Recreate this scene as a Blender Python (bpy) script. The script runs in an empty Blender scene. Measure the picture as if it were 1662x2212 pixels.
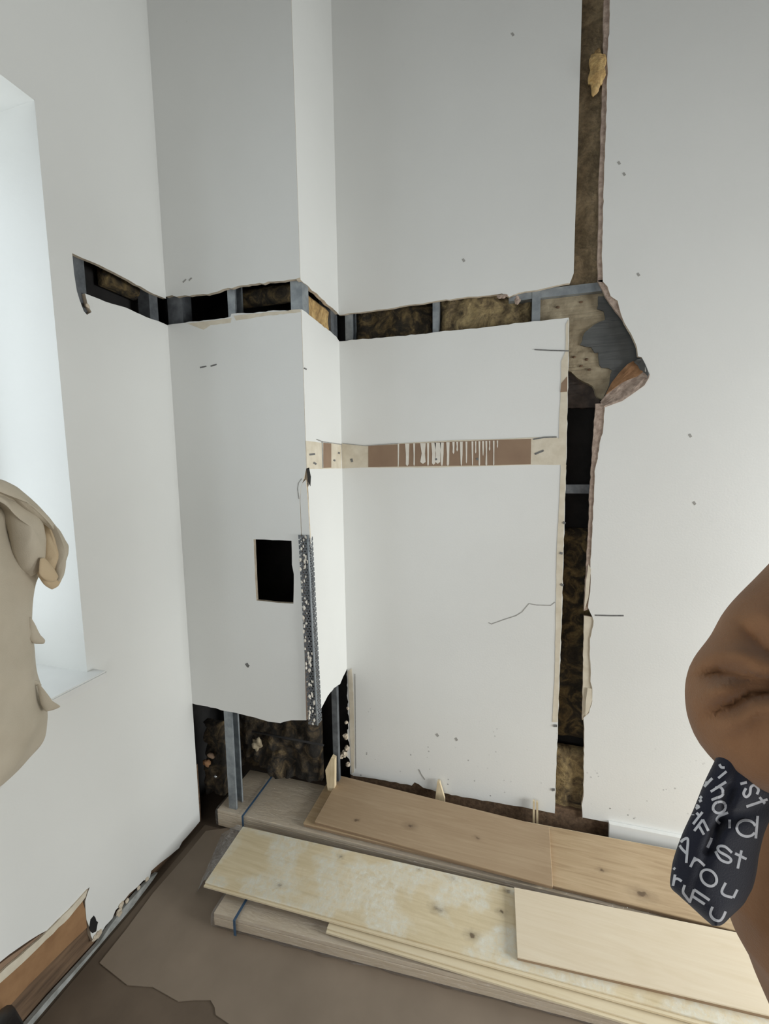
import bpy, bmesh, math, random
import numpy as np
from mathutils import Vector, Matrix, noise
from mathutils.geometry import tessellate_polygon
from mathutils.bvhtree import BVHTree
random.seed(7)
S = bpy.context.scene
C = S.collection

# ------------------------------------------------------------------ camera
CAM = Vector((.6267, -1.5727, 1.38)); YAW, PITCH, ROLL, FPX = .2832, -.109, .0132, 931.9
R3 = Matrix.Rotation(YAW, 3, 'Z') @ Matrix.Rotation(PITCH, 3, 'X') @ Matrix.Rotation(ROLL, 3, 'Y')
cd = bpy.data.cameras.new('camera'); cam = bpy.data.objects.new('camera', cd); C.objects.link(cam)
cd.sensor_fit = 'VERTICAL'; cd.sensor_height = 36.0; cd.lens = FPX/2212*36.0
cd.clip_start = .02
cam.matrix_world = Matrix.Translation(CAM) @ (R3 @ Matrix.Rotation(math.pi/2, 3, 'X')).to_4x4()
S.camera = cam
# ------------------------------------------------------------------ world, daylight, exposure
w = bpy.data.worlds.new('overcast'); S.world = w; w.use_nodes = True
w.node_tree.nodes['Background'].inputs[0].default_value = (.86, .93, 1, 1)
w.node_tree.nodes['Background'].inputs[1].default_value = 1.0
def daylight(name, loc, rot, sx, sy, power, col):
    l = bpy.data.lights.new(name, 'AREA'); l.shape = 'RECTANGLE'; l.size = sx; l.size_y = sy
    l.energy = power; l.color = col
    o = bpy.data.objects.new(name, l); C.objects.link(o); o.location = loc; o.rotation_euler = rot
    return o
daylight('daylight_left_window', (-.86, -1.25, 1.55), (0, -math.pi/2, 0), 1.45, 1.1, 16, (.90, .96, 1))
daylight('daylight_right_window', (3.30, -.88, .92), (0, math.radians(66), 0), 1.1, 1.5, 134, (.97, 1, .99))
daylight('daylight_rear_window', (.9, -3.90, 1.15), (math.radians(70), 0, 0), 2.4, 1.5, 25, (1, .99, .97))
S.view_settings.view_transform = 'Standard'; S.view_settings.look = 'None'
S.view_settings.gamma = 1; S.view_settings.use_curve_mapping = False
S.view_settings.exposure = -.52
S.cycles.max_bounces = 6; S.cycles.diffuse_bounces = 4; S.cycles.glossy_bounces = 2; S.cycles.transparent_max_bounces = 8; S.cycles.caustics_reflective = False; S.cycles.caustics_refractive = False

# ------------------------------------------------------------------ helpers
XL, DF = -.502, -.307           # left wall plane x, chase front plane y
def ray(px, py): return R3 @ Vector(((px-831)/FPX, 1, -(py-1106)/FPX))
def cam_pt(px, py, D): return CAM + ray(px, py)*D
PL = {'L': (0, XL, 1), 'R': (0, 0., 1), 'F': (1, DF, -1), 'M': (1, 0., -1)}   # axis, value, room-ward sign
def on(pl, px, py, off=0.):
    ax, v, s = PL[pl]; d = ray(px, py); p = CAM + d*((v+s*off-CAM[ax])/d[ax])
    return (p[1-ax], p[2])
def onz(z, px, py):
    d = ray(px, py); return CAM + d*((z-CAM.z)/d.z)
def P2(pl, pts, off=0.): return [on(pl, *p, off) for p in pts]
def to3(pl, q, off=0.):
    ax, v, s = PL[pl]; return Vector((v+s*off, q[0], q[1])) if ax == 0 else Vector((q[0], v+s*off, q[1]))
def sr(r, g, b):
    f = lambda c: (c/255/12.92 if c/255 <= .04045 else ((c/255+.055)/1.055)**2.4)
    return (f(r), f(g), f(b), 1)

def link(name, me, mats, parent=None, smooth=False):
    o = bpy.data.objects.new(name, me); C.objects.link(o)
    for m in (mats if isinstance(mats, (list, tuple)) else [mats]): me.materials.append(m)
    if parent: o.parent = parent
    if smooth:
        for p in me.polygons: p.use_smooth = True
    return o
def mesh(name, vs, fs, mats, parent=None, smooth=False, mi=None):
    me = bpy.data.meshes.new(name); me.from_pydata([tuple(v) for v in vs], [], fs)
    if mi is not None: me.polygons.foreach_set('material_index', mi)
    bm = bmesh.new(); bm.from_mesh(me); bmesh.ops.recalc_face_normals(bm, faces=bm.faces); bm.to_mesh(me); bm.free()
    me.update(); return link(name, me, mats, parent, smooth)
def tag(o, label=None, cat=None, group=None, kind=None):
    if label: o['label'] = label
    if cat: o['category'] = cat
    if group: o['group'] = group
    if kind: o['kind'] = kind
    return o
def struct(o, label):
    o['kind'] = 'structure'; o['label'] = label; return o

def jag(pts, amp, step, seed=0, close=False):
    """break an outline into short crumbly steps (world units)"""
    rnd = random.Random(seed); out = []
    n = len(pts)
    for i in range(n if close else n-1):
        a, b = Vector(pts[i]), Vector(pts[(i+1) % n]); L = (b-a).length
        k = max(1, int(L/step)); nrm = Vector((-(b-a).y, (b-a).x))/max(L, 1e-6)
        out.append(tuple(a))
        for j in range(1, k):
            t = (j+rnd.uniform(-.3, .3))/k
            out.append(tuple(a.lerp(b, t)+nrm*rnd.uniform(-amp, amp)))
    if not close: out.append(tuple(pts[-1]))
    return out

def slab(name, pl, outer, thick, mats, parent=None, off=0., holes=()):
    """flat board lying in wall plane pl; front at off (towards the room), thickness going into the wall"""
    loops = [list(outer)]+[list(h) for h in holes]
    vs, fs, mi = [], [], []
    flat = [q for l in loops for q in l]; n = len(flat)
    vs = [to3(pl, q, off) for q in flat]+[to3(pl, q, off-thick) for q in flat]
    tris = tessellate_polygon([[Vector((q[0], q[1], 0)) for q in l] for l in loops])
    for t in tris:
        fs.append(tuple(t)); mi.append(0)
        fs.append(tuple(i+n for i in reversed(t))); mi.append(1)
    k = 0
    for l in loops:
        m = len(l)
        for i in range(m):
            a, b = k+i, k+(i+1) % m
            fs.append((a, b, b+n, a+n)); mi.append(1)
        k += m
    mats = mats if isinstance(mats, (list, tuple)) else [mats, mats]
    return mesh(name, vs, fs, mats, parent, False, mi)

def box(name, lo, hi, mat, parent=None, bevel=0.):
    x0, y0, z0 = lo; x1, y1, z1 = hi
    vs = [(x0,y0,z0),(x1,y0,z0),(x1,y1,z0),(x0,y1,z0),(x0,y0,z1),(x1,y0,z1),(x1,y1,z1),(x0,y1,z1)]
    fs = [(0,3,2,1),(4,5,6,7),(0,1,5,4),(1,2,6,5),(2,3,7,6),(3,0,4,7)]
    o = mesh(name, vs, fs, mat, parent)
    if bevel:
        bm = bmesh.new(); bm.from_mesh(o.data)
        bmesh.ops.bevel(bm, geom=bm.edges[:], offset=bevel, segments=2, affect='EDGES'); bm.to_mesh(o.data); bm.free()
    return o
def prism(name, quad, z0, z1, mat, parent=None, bevel=.0012):
    n = len(quad)
    vs = [(p[0], p[1], z0) for p in quad]+[(p[0], p[1], z1) for p in quad]
    fs = [tuple(range(n))[::-1], tuple(range(n, 2*n))]+[(i, (i+1) % n, (i+1) % n+n, i+n) for i in range(n)]
    o = mesh(name, vs, fs, mat, parent)
    if bevel:
        bm = bmesh.new(); bm.from_mesh(o.data)
        bmesh.ops.bevel(bm, geom=bm.edges[:], offset=bevel, segments=1, affect='EDGES'); bm.to_mesh(o.data); bm.free()
    return o
def loft(rings, seg=20, cap=True):
    """rings: (centre, u, v) -> verts, faces"""
    vs, fs = [], []
    for c, u, v in rings:
        for k in range(seg):
            a = 2*math.pi*k/seg; vs.append(Vector(c)+Vector(u)*math.cos(a)+Vector(v)*math.sin(a))
    for i in range(len(rings)-1):
        for k in range(seg):
            k2 = (k+1) % seg; fs.append((i*seg+k, i*seg+k2, (i+1)*seg+k2, (i+1)*seg+k))
    if cap: fs.append(tuple(range(seg))[::-1]); fs.append(tuple((len(rings)-1)*seg+k for k in range(seg)))
    return vs, fs
def tube_rings(path, radii, ref=(0, 0, 1), flat=1.):
    out = []; path = [Vector(p) for p in path]
    for i, p in enumerate(path):
        t = (path[min(i+1, len(path)-1)]-path[max(i-1, 0)]).normalized()
        u = t.cross(Vector(ref)).normalized(); v = u.cross(t).normalized()
        r = radii[i]; out.append((p, u*r, v*r*flat))
    return out
def spline(pts, n):
    """Catmull-Rom through tuples of any length"""
    P = [np.array(p, float) for p in pts]; out = []
    for i in range(len(P)-1):
        p0, p1, p2, p3 = P[max(i-1, 0)], P[i], P[i+1], P[min(i+2, len(P)-1)]
        for k in range(n):
            t = k/n; out.append(.5*((2*p1)+(-p0+p2)*t+(2*p0-5*p1+4*p2-p3)*t*t+(-p0+3*p1-3*p2+p3)*t**3))
    out.append(P[-1]); return out

# ------------------------------------------------------------------ materials
def nodes(name):
    m = bpy.data.materials.new(name); m.use_nodes = True; nt = m.node_tree
    return m, nt, nt.nodes['Principled BSDF']
def N(nt, t, **kw):
    n = nt.nodes.new(t)
    for k, v in kw.items():
        if k in n.inputs: n.inputs[k].default_value = v
        else: setattr(n, k, v)
    return n
def coords(nt, scale=(1, 1, 1), rot=(0, 0, 0)):
    tc = N(nt, 'ShaderNodeTexCoord'); mp = N(nt, 'ShaderNodeMapping'); mp.inputs['Scale'].default_value = scale
    mp.inputs['Rotation'].default_value = rot
    nt.links.new(tc.outputs['Object'], mp.inputs['Vector']); return mp.outputs['Vector']
def ramp(nt, fac, stops):
    r = N(nt, 'ShaderNodeValToRGB'); e = r.color_ramp.elements
    while len(e) < len(stops): e.new(.5)
    for x, (p, c) in zip(e, stops): x.position = p; x.color = c
    nt.links.new(fac, r.inputs[0]); return r.outputs[0]
def mixc(nt, fac, a, b, mode='MIX'):
    n = N(nt, 'ShaderNodeMix', data_type='RGBA', blend_type=mode)
    for s, v in ((0, fac), (6, a), (7, b)):
        if hasattr(v, 'is_output'): nt.links.new(v, n.inputs[s])
        else: n.inputs[s].default_value = v
    return n.outputs[2]
def nse(nt, vec, scale, detail=4, rough=.55, dist=0.):
    n = N(nt, 'ShaderNodeTexNoise', Scale=scale, Detail=detail, Roughness=rough, Distortion=dist)
    nt.links.new(vec, n.inputs['Vector']); return n.outputs[0]
def bump(nt, b, h, strength=.3, dist=.01):
    n = N(nt, 'ShaderNodeBump', Strength=strength, Distance=dist); nt.links.new(h, n.inputs['Height'])
    nt.links.new(n.outputs[0], b.inputs['Normal'])
def simple(name, c1, c2=None, scale=20., rough=.7, bmp=0., metal=0., detail=5, spread=(.35, .65), stretch=(1, 1, 1), bscale=None):
    m, nt, b = nodes(name); v = coords(nt, stretch); f = nse(nt, v, scale, detail)
    nt.links.new(ramp(nt, f, [(spread[0], c1), (spread[1], c2 or c1)]), b.inputs['Base Color'])
    b.inputs['Roughness'].default_value = rough; b.inputs['Metallic'].default_value = metal
    if bmp: bump(nt, b, nse(nt, v, bscale or scale*2, 4), bmp, .004)
    return m
def paint(name, base, dirt_low=False):
    m, nt, b = nodes(name); v = coords(nt)
    f = nse(nt, v, 2.2, 3); col = ramp(nt, f, [(.35, tuple(c*.965 for c in base[:3])+(1,)), (.65, base)])
    # scattered small scuffs
    vo = N(nt, 'ShaderNodeTexVoronoi', Scale=7., Randomness=1.); nt.links.new(v, vo.inputs['Vector'])
    k = ramp(nt, vo.outputs['Distance'], [(.018, (.45, .45, .45, 1)), (.035, (0, 0, 0, 1))])
    sp = ramp(nt, nse(nt, v, 1.7, 1), [(.58, (0, 0, 0, 1)), (.62, (1, 1, 1, 1))])
    col = mixc(nt, mixc(nt, 1., k, sp, 'MULTIPLY'), col, sr(120, 118, 112))
    if dirt_low:   # splashed specks of dirt near the floor
        vo2 = N(nt, 'ShaderNodeTexVoronoi', Scale=42., Randomness=1.); nt.links.new(v, vo2.inputs['Vector'])
        k2 = ramp(nt, vo2.outputs['Distance'], [(.10, (.75, .75, .75, 1)), (.17, (0, 0, 0, 1))])
        sx = N(nt, 'ShaderNodeSeparateXYZ'); nt.links.new(v, sx.inputs[0])
        hh = ramp(nt, sx.outputs['Z'], [(.14, (1, 1, 1, 1)), (.46, (0, 0, 0, 1))])
        pk = ramp(nt, nse(nt, v, 14, 3), [(.5, (0, 0, 0, 1)), (.6, (1, 1, 1, 1))])
        col = mixc(nt, mixc(nt, 1., mixc(nt, 1., k2, hh, 'MULTIPLY'), pk, 'MULTIPLY'), col, sr(95, 95, 95))
    nt.links.new(col, b.inputs['Base Color']); b.inputs['Roughness'].default_value = .55
    bump(nt, b, nse(nt, v, 160, 3), .12, .002)
    return m
M_far = simple('low_bounce_grey', sr(150, 148, 144), sr(132, 130, 126), 4, .9)  # for unseen walls, toned grey to lower the bounced fill
WHITE = sr(228, 229, 226)
M_paint = paint('white_wall_paint', WHITE); M_paint_low = paint('white_wall_paint_splashed', WHITE, True)
M_trim = simple('white_gloss_trim', sr(232, 233, 231), sr(224, 225, 223), 5, .35)
M_gyps = simple('gypsum_core', sr(214, 202, 182), sr(190, 176, 156), 60, .9, .5)
M_pink = simple('torn_pinkish_core', sr(188, 170, 156), sr(150, 132, 120), 55, .95, .8)
M_cream = simple('cream_joint_compound', sr(218, 210, 192), sr(204, 194, 174), 25, .8, .2)
M_brownp = simple('brown_board_paper', sr(146, 122, 100), sr(136, 112, 92), 12, .85)
M_ochre = simple('ochre_board_paper', sr(158, 122, 86), sr(138, 103, 71), 18, .85, .15)
M_torn = simple('torn_orange_paper', sr(166, 126, 90), sr(134, 98, 68), 40, .9, .4)
M_darkb = simple('dark_timber_plate', sr(122, 98, 76), sr(88, 70, 54), 22, .9, .3, stretch=(3, .4, 3))
M_galv = simple('galvanised_steel', sr(158, 164, 168), sr(128, 135, 140), 30, .42, .05, .35)
M_chan = simple('pale_grey_channel', sr(176, 178, 176), sr(140, 142, 138), 40, .6, .2)
M_galvd = simple('darker_galvanised_steel', sr(112, 116, 120), sr(86, 90, 94), 34, .55, .1, .3)  # darker, duller steel for some studs, a rail and the bead
M_void = simple('cavity_shade_black', sr(36, 34, 33), sr(22, 21, 21), 14, .95, .6)  # near-black colour stands in for the darkness of open cavities
M_mort = simple('mortar_grey_tan', sr(172, 160, 136), sr(132, 120, 98), 26, .95, .9, spread=(.3, .7))
M_grey = simple('dark_grey_membrane', sr(92, 94, 93), sr(70, 72, 72), 9, .6, .2)
M_pencil = simple('pencil_mark', sr(96, 96, 95), sr(122, 122, 120), 90, .8)
M_crack = simple('crack_scuff_grey', sr(150, 149, 145), sr(168, 167, 162), 90, .8)  # grey for hairline cracks and scuffs
M_black = simple('black_plastic', sr(28, 28, 30), sr(20, 20, 22), 30, .5)
M_strip = simple('white_paint_drip', sr(226, 222, 212), sr(214, 208, 196), 20, .6)
M_wedge = simple('pale_softwood', sr(222, 205, 172), sr(204, 184, 148), 22, .7, .1, stretch=(4, 4, .7))
def insul(name, cols):
    m, nt, b = nodes(name); v = coords(nt, (1, 1, 1))
    f = nse(nt, v, 17, 7, .65, 1.2); f2 = nse(nt, v, 95, 4)
    col = ramp(nt, f, [(.30, cols[0]), (.46, cols[1]), (.58, cols[2]), (.70, cols[3])])
    col = mixc(nt, .35, col, ramp(nt, f2, [(.3, (.15, .13, .10, 1)), (.7, (.8, .75, .6, 1))]), 'OVERLAY')
    nt.links.new(col, b.inputs['Base Color']); b.inputs['Roughness'].default_value = .95
    bump(nt, b, f2, .8, .006); return m
M_ins = insul('mineral_wool', [sr(46, 40, 32), sr(112, 98, 74), sr(148, 132, 98), sr(168, 152, 116)])
M_inss = insul('smooth_brown_wool', [sr(104, 92, 74), sr(128, 114, 92), sr(146, 130, 106), sr(160, 144, 118)])
M_rub2 = insul('ragged_dark_wool', [sr(12, 11, 10), sr(34, 30, 25), sr(68, 58, 44), sr(106, 92, 68)])  # wool tones taken down to near black
M_rub = insul('blackish_debris', [sr(14, 13, 12), sr(34, 30, 25), sr(64, 55, 42), sr(96, 82, 60)])  # near-black debris tones
M_insd = insul('dark_mineral_wool', [sr(20, 18, 15), sr(48, 42, 32), sr(96, 82, 56), sr(128, 112, 78)])  # darker tones of the mineral wool
M_inso = insul('ochre_mineral_wool', [sr(120, 98, 66), sr(172, 142, 96), sr(196, 168, 118), sr(208, 184, 138)])
def wood(name, c1, c2, c3, rough=.5, film=0., knots=False, kseed=0., spots=()):
    m, nt, b = nodes(name); v = coords(nt, (1, 1, 1), (0, 0, .03))
    mp = N(nt, 'ShaderNodeMapping'); mp.inputs['Scale'].default_value = (2.2, 30, 30); mp.inputs['Location'].default_value = (kseed, kseed*2, 0)
    nt.links.new(v, mp.inputs['Vector'])
    f = nse(nt, mp.outputs[0], 1.6, 6, .6, 1.6); col = ramp(nt, f, [(.28, c1), (.5, c2), (.72, c3)])
    big = nse(nt, v, 5, 2); col = mixc(nt, .25, col, ramp(nt, big, [(.3, c1), (.7, c3)]))
    if knots:
        mk = N(nt, 'ShaderNodeMapping'); mk.inputs['Scale'].default_value = (3.2, 7, 0); mk.inputs['Location'].default_value = (kseed+.37, kseed*1.7+.2, 0)
        nt.links.new(v, mk.inputs['Vector'])
        vo = N(nt, 'ShaderNodeTexVoronoi', Scale=1.); nt.links.new(mk.outputs[0], vo.inputs['Vector'])
        k = ramp(nt, vo.outputs['Distance'], [(.035, (.8, .8, .8, 1)), (.085, (.18, .18, .18, 1)), (.16, (0, 0, 0, 1))])
        col = mixc(nt, k, col, sr(92, 72, 52))
    for (kx, ky, kr) in spots:      # dark knots at given places on the board
        mk = N(nt, 'ShaderNodeMapping'); mk.inputs['Location'].default_value = (-kx*.62, -ky, 0); mk.inputs['Scale'].default_value = (.62, 1, 0)
        tc = N(nt, 'ShaderNodeTexCoord'); nt.links.new(tc.outputs['Object'], mk.inputs['Vector'])
        wv = N(nt, 'ShaderNodeVectorMath', operation='LENGTH'); nt.links.new(mk.outputs[0], wv.inputs[0])
        ad = N(nt, 'ShaderNodeMath', operation='MULTIPLY_ADD'); ad.inputs[1].default_value = .02; nt.links.new(nse(nt, v, 60, 3), ad.inputs[0]); nt.links.new(wv.outputs['Value'], ad.inputs[2])
        k = ramp(nt, ad.outputs[0], [(.010+kr*.5, (.85, .85, .85, 1)), (.010+kr, (.3, .3, .3, 1)), (.012+kr*3.2, (0, 0, 0, 1))])
        col = mixc(nt, k, col, sr(84, 64, 46))
    if film:   # patches of clinging milky protective film
        a = ramp(nt, nse(nt, v, 6.5, 3, .5), [(.45, (0, 0, 0, 1)), (.53, (1, 1, 1, 1))])
        scr = ramp(nt, nse(nt, v, 55, 6, .75), [(.40, (.25, .25, .25, 1)), (.60, (1, 1, 1, 1))])
        a = mixc(nt, 1., a, scr, 'MULTIPLY')
        col = mixc(nt, mixc(nt, 1., a, (film, film, film, 1), 'MULTIPLY'), col, sr(232, 229, 214))
        rr = ramp(nt, a, [(0, (.40,)*3+(1,)), (1, (.18,)*3+(1,))]); nt.links.new(rr, b.inputs['Roughness'])
        bump(nt, b, nse(nt, v, 120, 4), .25, .002)
    else:
        b.inputs['Roughness'].default_value = rough; bump(nt, b, f, .06, .002)
    nt.links.new(col, b.inputs['Base Color']); return m
def knotty(name, cols, px, **kw):
    return lambda c, z: wood(name, *cols, spots=[(onz(z, x, y).x-c.x, onz(z, x, y).y-c.y, r) for x, y, r in px], **kw)
M_oak = knotty('brushed_oak', (sr(162, 137, 108), sr(172, 148, 119), sr(182, 159, 130)), [(886, 1784, .006), (1030, 1810, .003), (770, 1772, .003)], rough=.55, kseed=.1)
M_oak2 = knotty('lighter_oak', (sr(164, 139, 107), sr(186, 161, 128), sr(202, 179, 146)), [(1388, 1932, .010), (1300, 1880, .004)], rough=.55, kseed=3.3)
M_pale = knotty('pale_filmed_oak', (sr(206, 188, 150), sr(222, 206, 171), sr(234, 220, 190)), [(603, 1911, .006), (947, 1963, .007), (1021, 2021, .006), (981, 1897, .006), (735, 1850, .003), (905, 1876, .004), (1085, 1970, .004), (1098, 1925, .003)], film=.95, kseed=5.1)
M_pale2 = wood('pale_clean_oak', sr(222, 206, 178), sr(228, 213, 188), sr(233, 220, 196), .5, kseed=7.7)
M_tong = wood('cream_tongue_edge', sr(222, 206, 172), sr(228, 214, 184), sr(234, 222, 194), .6)
M_groove = wood('brown_board_edge', sr(138, 114, 90), sr(152, 128, 102), sr(164, 140, 114), .6)
M_packw = wood('wrapped_oak', sr(218, 200, 172), sr(228, 212, 186), sr(236, 222, 198), .5, kseed=2.)
def film_mat(name, tint, op, rough, base=.05):
    m, nt, b = nodes(name); nt.nodes.remove(b); out = nt.nodes['Material Output']; v = coords(nt, (.6, 3, 3))
    tr = N(nt, 'ShaderNodeBsdfTransparent', Color=tint); gl = N(nt, 'ShaderNodeBsdfGlossy', Roughness=rough, Color=(.95, .96, 1, 1))
    df = N(nt, 'ShaderNodeBsdfDiffuse', Color=(.8, .8, .79, 1)); lw = N(nt, 'ShaderNodeLayerWeight', Blend=.2)
    bp = N(nt, 'ShaderNodeBump', Strength=1., Distance=.012); nt.links.new(nse(nt, v, 22, 5, .6, 1.5), bp.inputs['Height'])
    for n in (gl, df, lw): nt.links.new(bp.outputs[0], n.inputs['Normal'])
    m1 = N(nt, 'ShaderNodeMixShader', Fac=op); nt.links.new(tr.outputs[0], m1.inputs[1]); nt.links.new(df.outputs[0], m1.inputs[2])
    m2 = N(nt, 'ShaderNodeMixShader'); mr = N(nt, 'ShaderNodeMath', operation='MULTIPLY_ADD'); mr.inputs[1].default_value = .22; mr.inputs[2].default_value = base
    nt.links.new(lw.outputs['Facing'], mr.inputs[0]); nt.links.new(mr.outputs[0], m2.inputs[0])
    nt.links.new(m1.outputs[0], m2.inputs[1]); nt.links.new(gl.outputs[0], m2.inputs[2]); nt.links.new(m2.outputs[0], out.inputs[0]); return m
M_film = film_mat('clear_wrapping_film', (.97, .96, .95, 1), .05, .12, .10)
M_film2 = film_mat('milky_loose_film', (.93, .93, .93, 1), .16, .12, .16)
M_glass = film_mat('window_glass', (.97, .98, .98, 1), .0, .02)
M_card = simple('brown_floor_card', sr(150, 135, 119), sr(136, 122, 107), 6, .75, .1, spread=(.3, .7))
M_card2 = simple('darker_floor_card', sr(116, 101, 86), sr(104, 90, 76), 7, .8, .1)
M_floor = simple('subfloor', sr(96, 82, 68), sr(80, 68, 56), 9, .85, .2)
M_ceil = simple('low_bounce_ceiling', sr(92, 91, 89), sr(80, 79, 77), 3, .9)  # unseen ceiling kept dark so less light bounces down
M_strap = simple('blue_strap', sr(70, 98, 126), sr(58, 84, 112), 30, .5)
M_foil = simple('silver_foil', sr(200, 202, 205), sr(150, 152, 156), 40, .25, .6, .9)
def fabric(name, c1, c2, weave, bstr, big=6):
    m, nt, b = nodes(name); v = coords(nt); f = nse(nt, v, big, 3)
    nt.links.new(ramp(nt, f, [(.3, c1), (.7, c2)]), b.inputs['Base Color']); b.inputs['Roughness'].default_value = .95
    if 'Sheen Weight' in b.inputs: b.inputs['Sheen Weight'].default_value = .15
    bump(nt, b, nse(nt, v, weave, 3, .7), bstr, .002); return m
M_brown = fabric('brown_fleece', sr(146, 106, 74), sr(130, 94, 65), 320, .5, 14)
M_beige = fabric('beige_canvas', sr(198, 188, 170), sr(184, 174, 155), 420, .35, 9)
M_beige2 = fabric('warm_beige_lining', sr(206, 186, 154), sr(186, 163, 130), 300, .3)
M_navy = fabric('navy_cotton', sr(28, 31, 46), sr(21, 24, 37), 500, .4)
M_lett = simple('white_print', sr(205, 206, 210), sr(188, 190, 196), 60, .8)
M_skin = simple('skin', sr(196, 150, 124), sr(182, 136, 110), 12, .6)
M_hair = simple('dark_hair', sr(46, 34, 26), sr(30, 22, 18), 60, .7, .5)
M_trous = fabric('dark_trousers', sr(56, 54, 54), sr(46, 44, 44), 300, .3)
M_eye = simple('eye_white', sr(235, 232, 226), sr(228, 224, 218), 20, .3)

# ------------------------------------------------------------------ room shell
ZC, XR, YF = 4.2, 3.2, -3.8
fl = struct(box('floor', (-.9, YF-.2, -.06), (XR+.2, .2, 0), M_floor), 'bare dark subfloor under the brown floor card')
struct(box('ceiling', (-.9, YF-.2, ZC), (XR+.2, .2, ZC+.1), M_ceil), 'unseen ceiling above the room, darkened to cut bounce')
# masonry behind the stud walls, coloured black to stand for cavity shade
struct(box('wall_masonry_rear', (-.7, .075, 0), (XR+.2, .2, ZC), M_void), 'masonry behind the stud wall, coloured black for the shade in the cuts')
# far walls outside the view, greyed to cut bounced light
def framed_wall(name, lab, mk, a0, a1, h0, h1, w0, w1):
    return struct(mk(name, [(a0, 0), (a1, 0), (a1, ZC), (a0, ZC)], [(w0, h0), (w1, h0), (w1, h1), (w0, h1)]), lab)
PL['X'] = (0, XR, -1); PL['Y'] = (1, YF, 1)
framed_wall('wall_right', 'unseen wall with wide window on the right side, greyed to cut bounce', lambda n, o, h: slab(n, 'X', o, .1, M_far, None, 0, [h]), YF, .08, .32, 1.52, -1.68, -.08)
framed_wall('wall_front', 'unseen wall with window behind the viewer, greyed to cut bounce', lambda n, o, h: slab(n, 'Y', o, .1, M_far, None, 0, [h]), -.6, XR, .35, 1.95, -.4, 2.2)

# ------------------------------------------------------------------ left wall
BM = [M_paint, M_gyps]
WIN = (-1.75, -.698, .812, 2.274)     # y0 y1 z0 z1
slotL = P2('L', [(352, 642), (330, 634), (250, 590), (200, 566), (156, 547), (160, 590), (166, 628), (172, 648), (181, 672), (188, 680), (198, 674), (190, 660), (184, 634),
                 (215, 646), (280, 668), (330, 690), (363, 703)])
slotL[0] = (DF, slotL[0][1]); slotL[-1] = (DF, slotL[-1][1])
foot = P2('L', [(438, 1755), (432, 1774), (394, 1818), (387, 1832), (360, 1854), (327, 1881), (323, 1899), (310, 1902), (297, 1916), (280, 1930), (259, 1957), (250, 1966), (243, 1984),
                (228, 2000), (214, 2024), (202, 2034), (196, 2020), (195, 2007), (187, 1987), (185, 1965), (184, 1947), (189, 1930), (194, 1916),
                (179, 1930), (140, 1972), (101, 2010), (84, 2019), (66, 2030), (47, 2043), (20, 2062), (0, 2078)])
foot[0] = (DF, foot[0][1])
outl = jag(slotL[:5], .0015, .02, 3)+slotL[5:13]+jag(slotL[13:], .002, .02, 4)
outl = outl + jag(foot, .002, .02, 5) + [(YF, .2), (YF, ZC), (DF, ZC)]
wl = struct(slab('wall_left', 'L', outl, .013, BM, None, 0, [[(WIN[0], WIN[2]), (WIN[1], WIN[2]), (WIN[1], WIN[3]), (WIN[0], WIN[3])]]), 'white painted left wall with a cut slot and torn foot')
struct(box('wall_masonry_left', (-.72, -.66, 0), (-.60, .075, ZC), M_void), 'masonry behind the left wall slot, coloured black for the cavity shade')
box('timber_plate', (XL-.03, YF, .0), (XL-.012, DF+.02, .24), M_darkb, wl)
# torn strip where the skirting board came off
slab('brown_paper_scar', 'L', jag(P2('L', [(0, 2082), (84, 2021), (101, 2012), (60, 2052), (0, 2104)], -.003)+[(-1.6, .17), (-1.6, .20)], .001, .02, 1), .006, M_brownp, wl, -.003)
slab('ochre_paper_scar', 'L', P2('L', [(0, 2118), (90, 2036), (150, 1980), (178, 1945), (184, 1965), (188, 2004), (150, 2040), (60, 2130), (0, 2196)], -.002)+[(-1.6, .08), (-1.6, .175)], .006, M_ochre, wl, -.002)
slab('torn_white_edge', 'L', jag(P2('L', [(0, 2103), (60, 2050), (100, 2015), (150, 1965), (180, 1932), (190, 1921), (185, 1938), (176, 1950), (150, 1982), (100, 2030), (60, 2070), (0, 2124)], .004), .0015, .015, 8)+[(-1.6, .172), (-1.6, .186)], .006, [M_cream, M_gyps], wl, .004)
slab('floor_channel', 'L', P2('L', [(70, 2222), (110, 2176), (180, 2092), (262, 1992), (330, 1902), (341, 1885), (330, 1893), (300, 1925), (262, 1968), (240, 1998), (212, 2040), (165, 2092), (110, 2152), (55, 2216)], .006), .012, [M_chan, M_chan], wl, .006)
slab('hole_shade_patch', 'L', jag(P2('L', [(196, 1986), (203, 1978), (212, 1992), (208, 2012), (200, 2016), (193, 2005)], .001), .002, .01, 12), .002, M_void, wl, .001)  # flat dark sheet on the board, painted as the shade inside a hole
# pale plaster crumbs around the foot of the wall
for k, (px, py, r) in enumerate([(213, 2018, .010), (206, 2026, .008), (262, 1956, .009), (275, 1946, .007), (258, 1972, .011), (300, 1918, .006), (318, 1900, .006), (190, 660, .006)]):
    y, z = on('L', px, py, .003); bm = bmesh.new(); bmesh.ops.create_icosphere(bm, subdivisions=2, radius=r)
    for v in bm.verts: v.co *= 1+.5*noise.noise(v.co*160+Vector((k, 0, 0))); v.co.x *= .6; v.co += Vector((XL+.002, y, z))
    me = bpy.data.meshes.new('plaster_crumb'); bm.to_mesh(me); bm.free(); link('plaster_crumb', me, M_gyps, wl)

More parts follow.
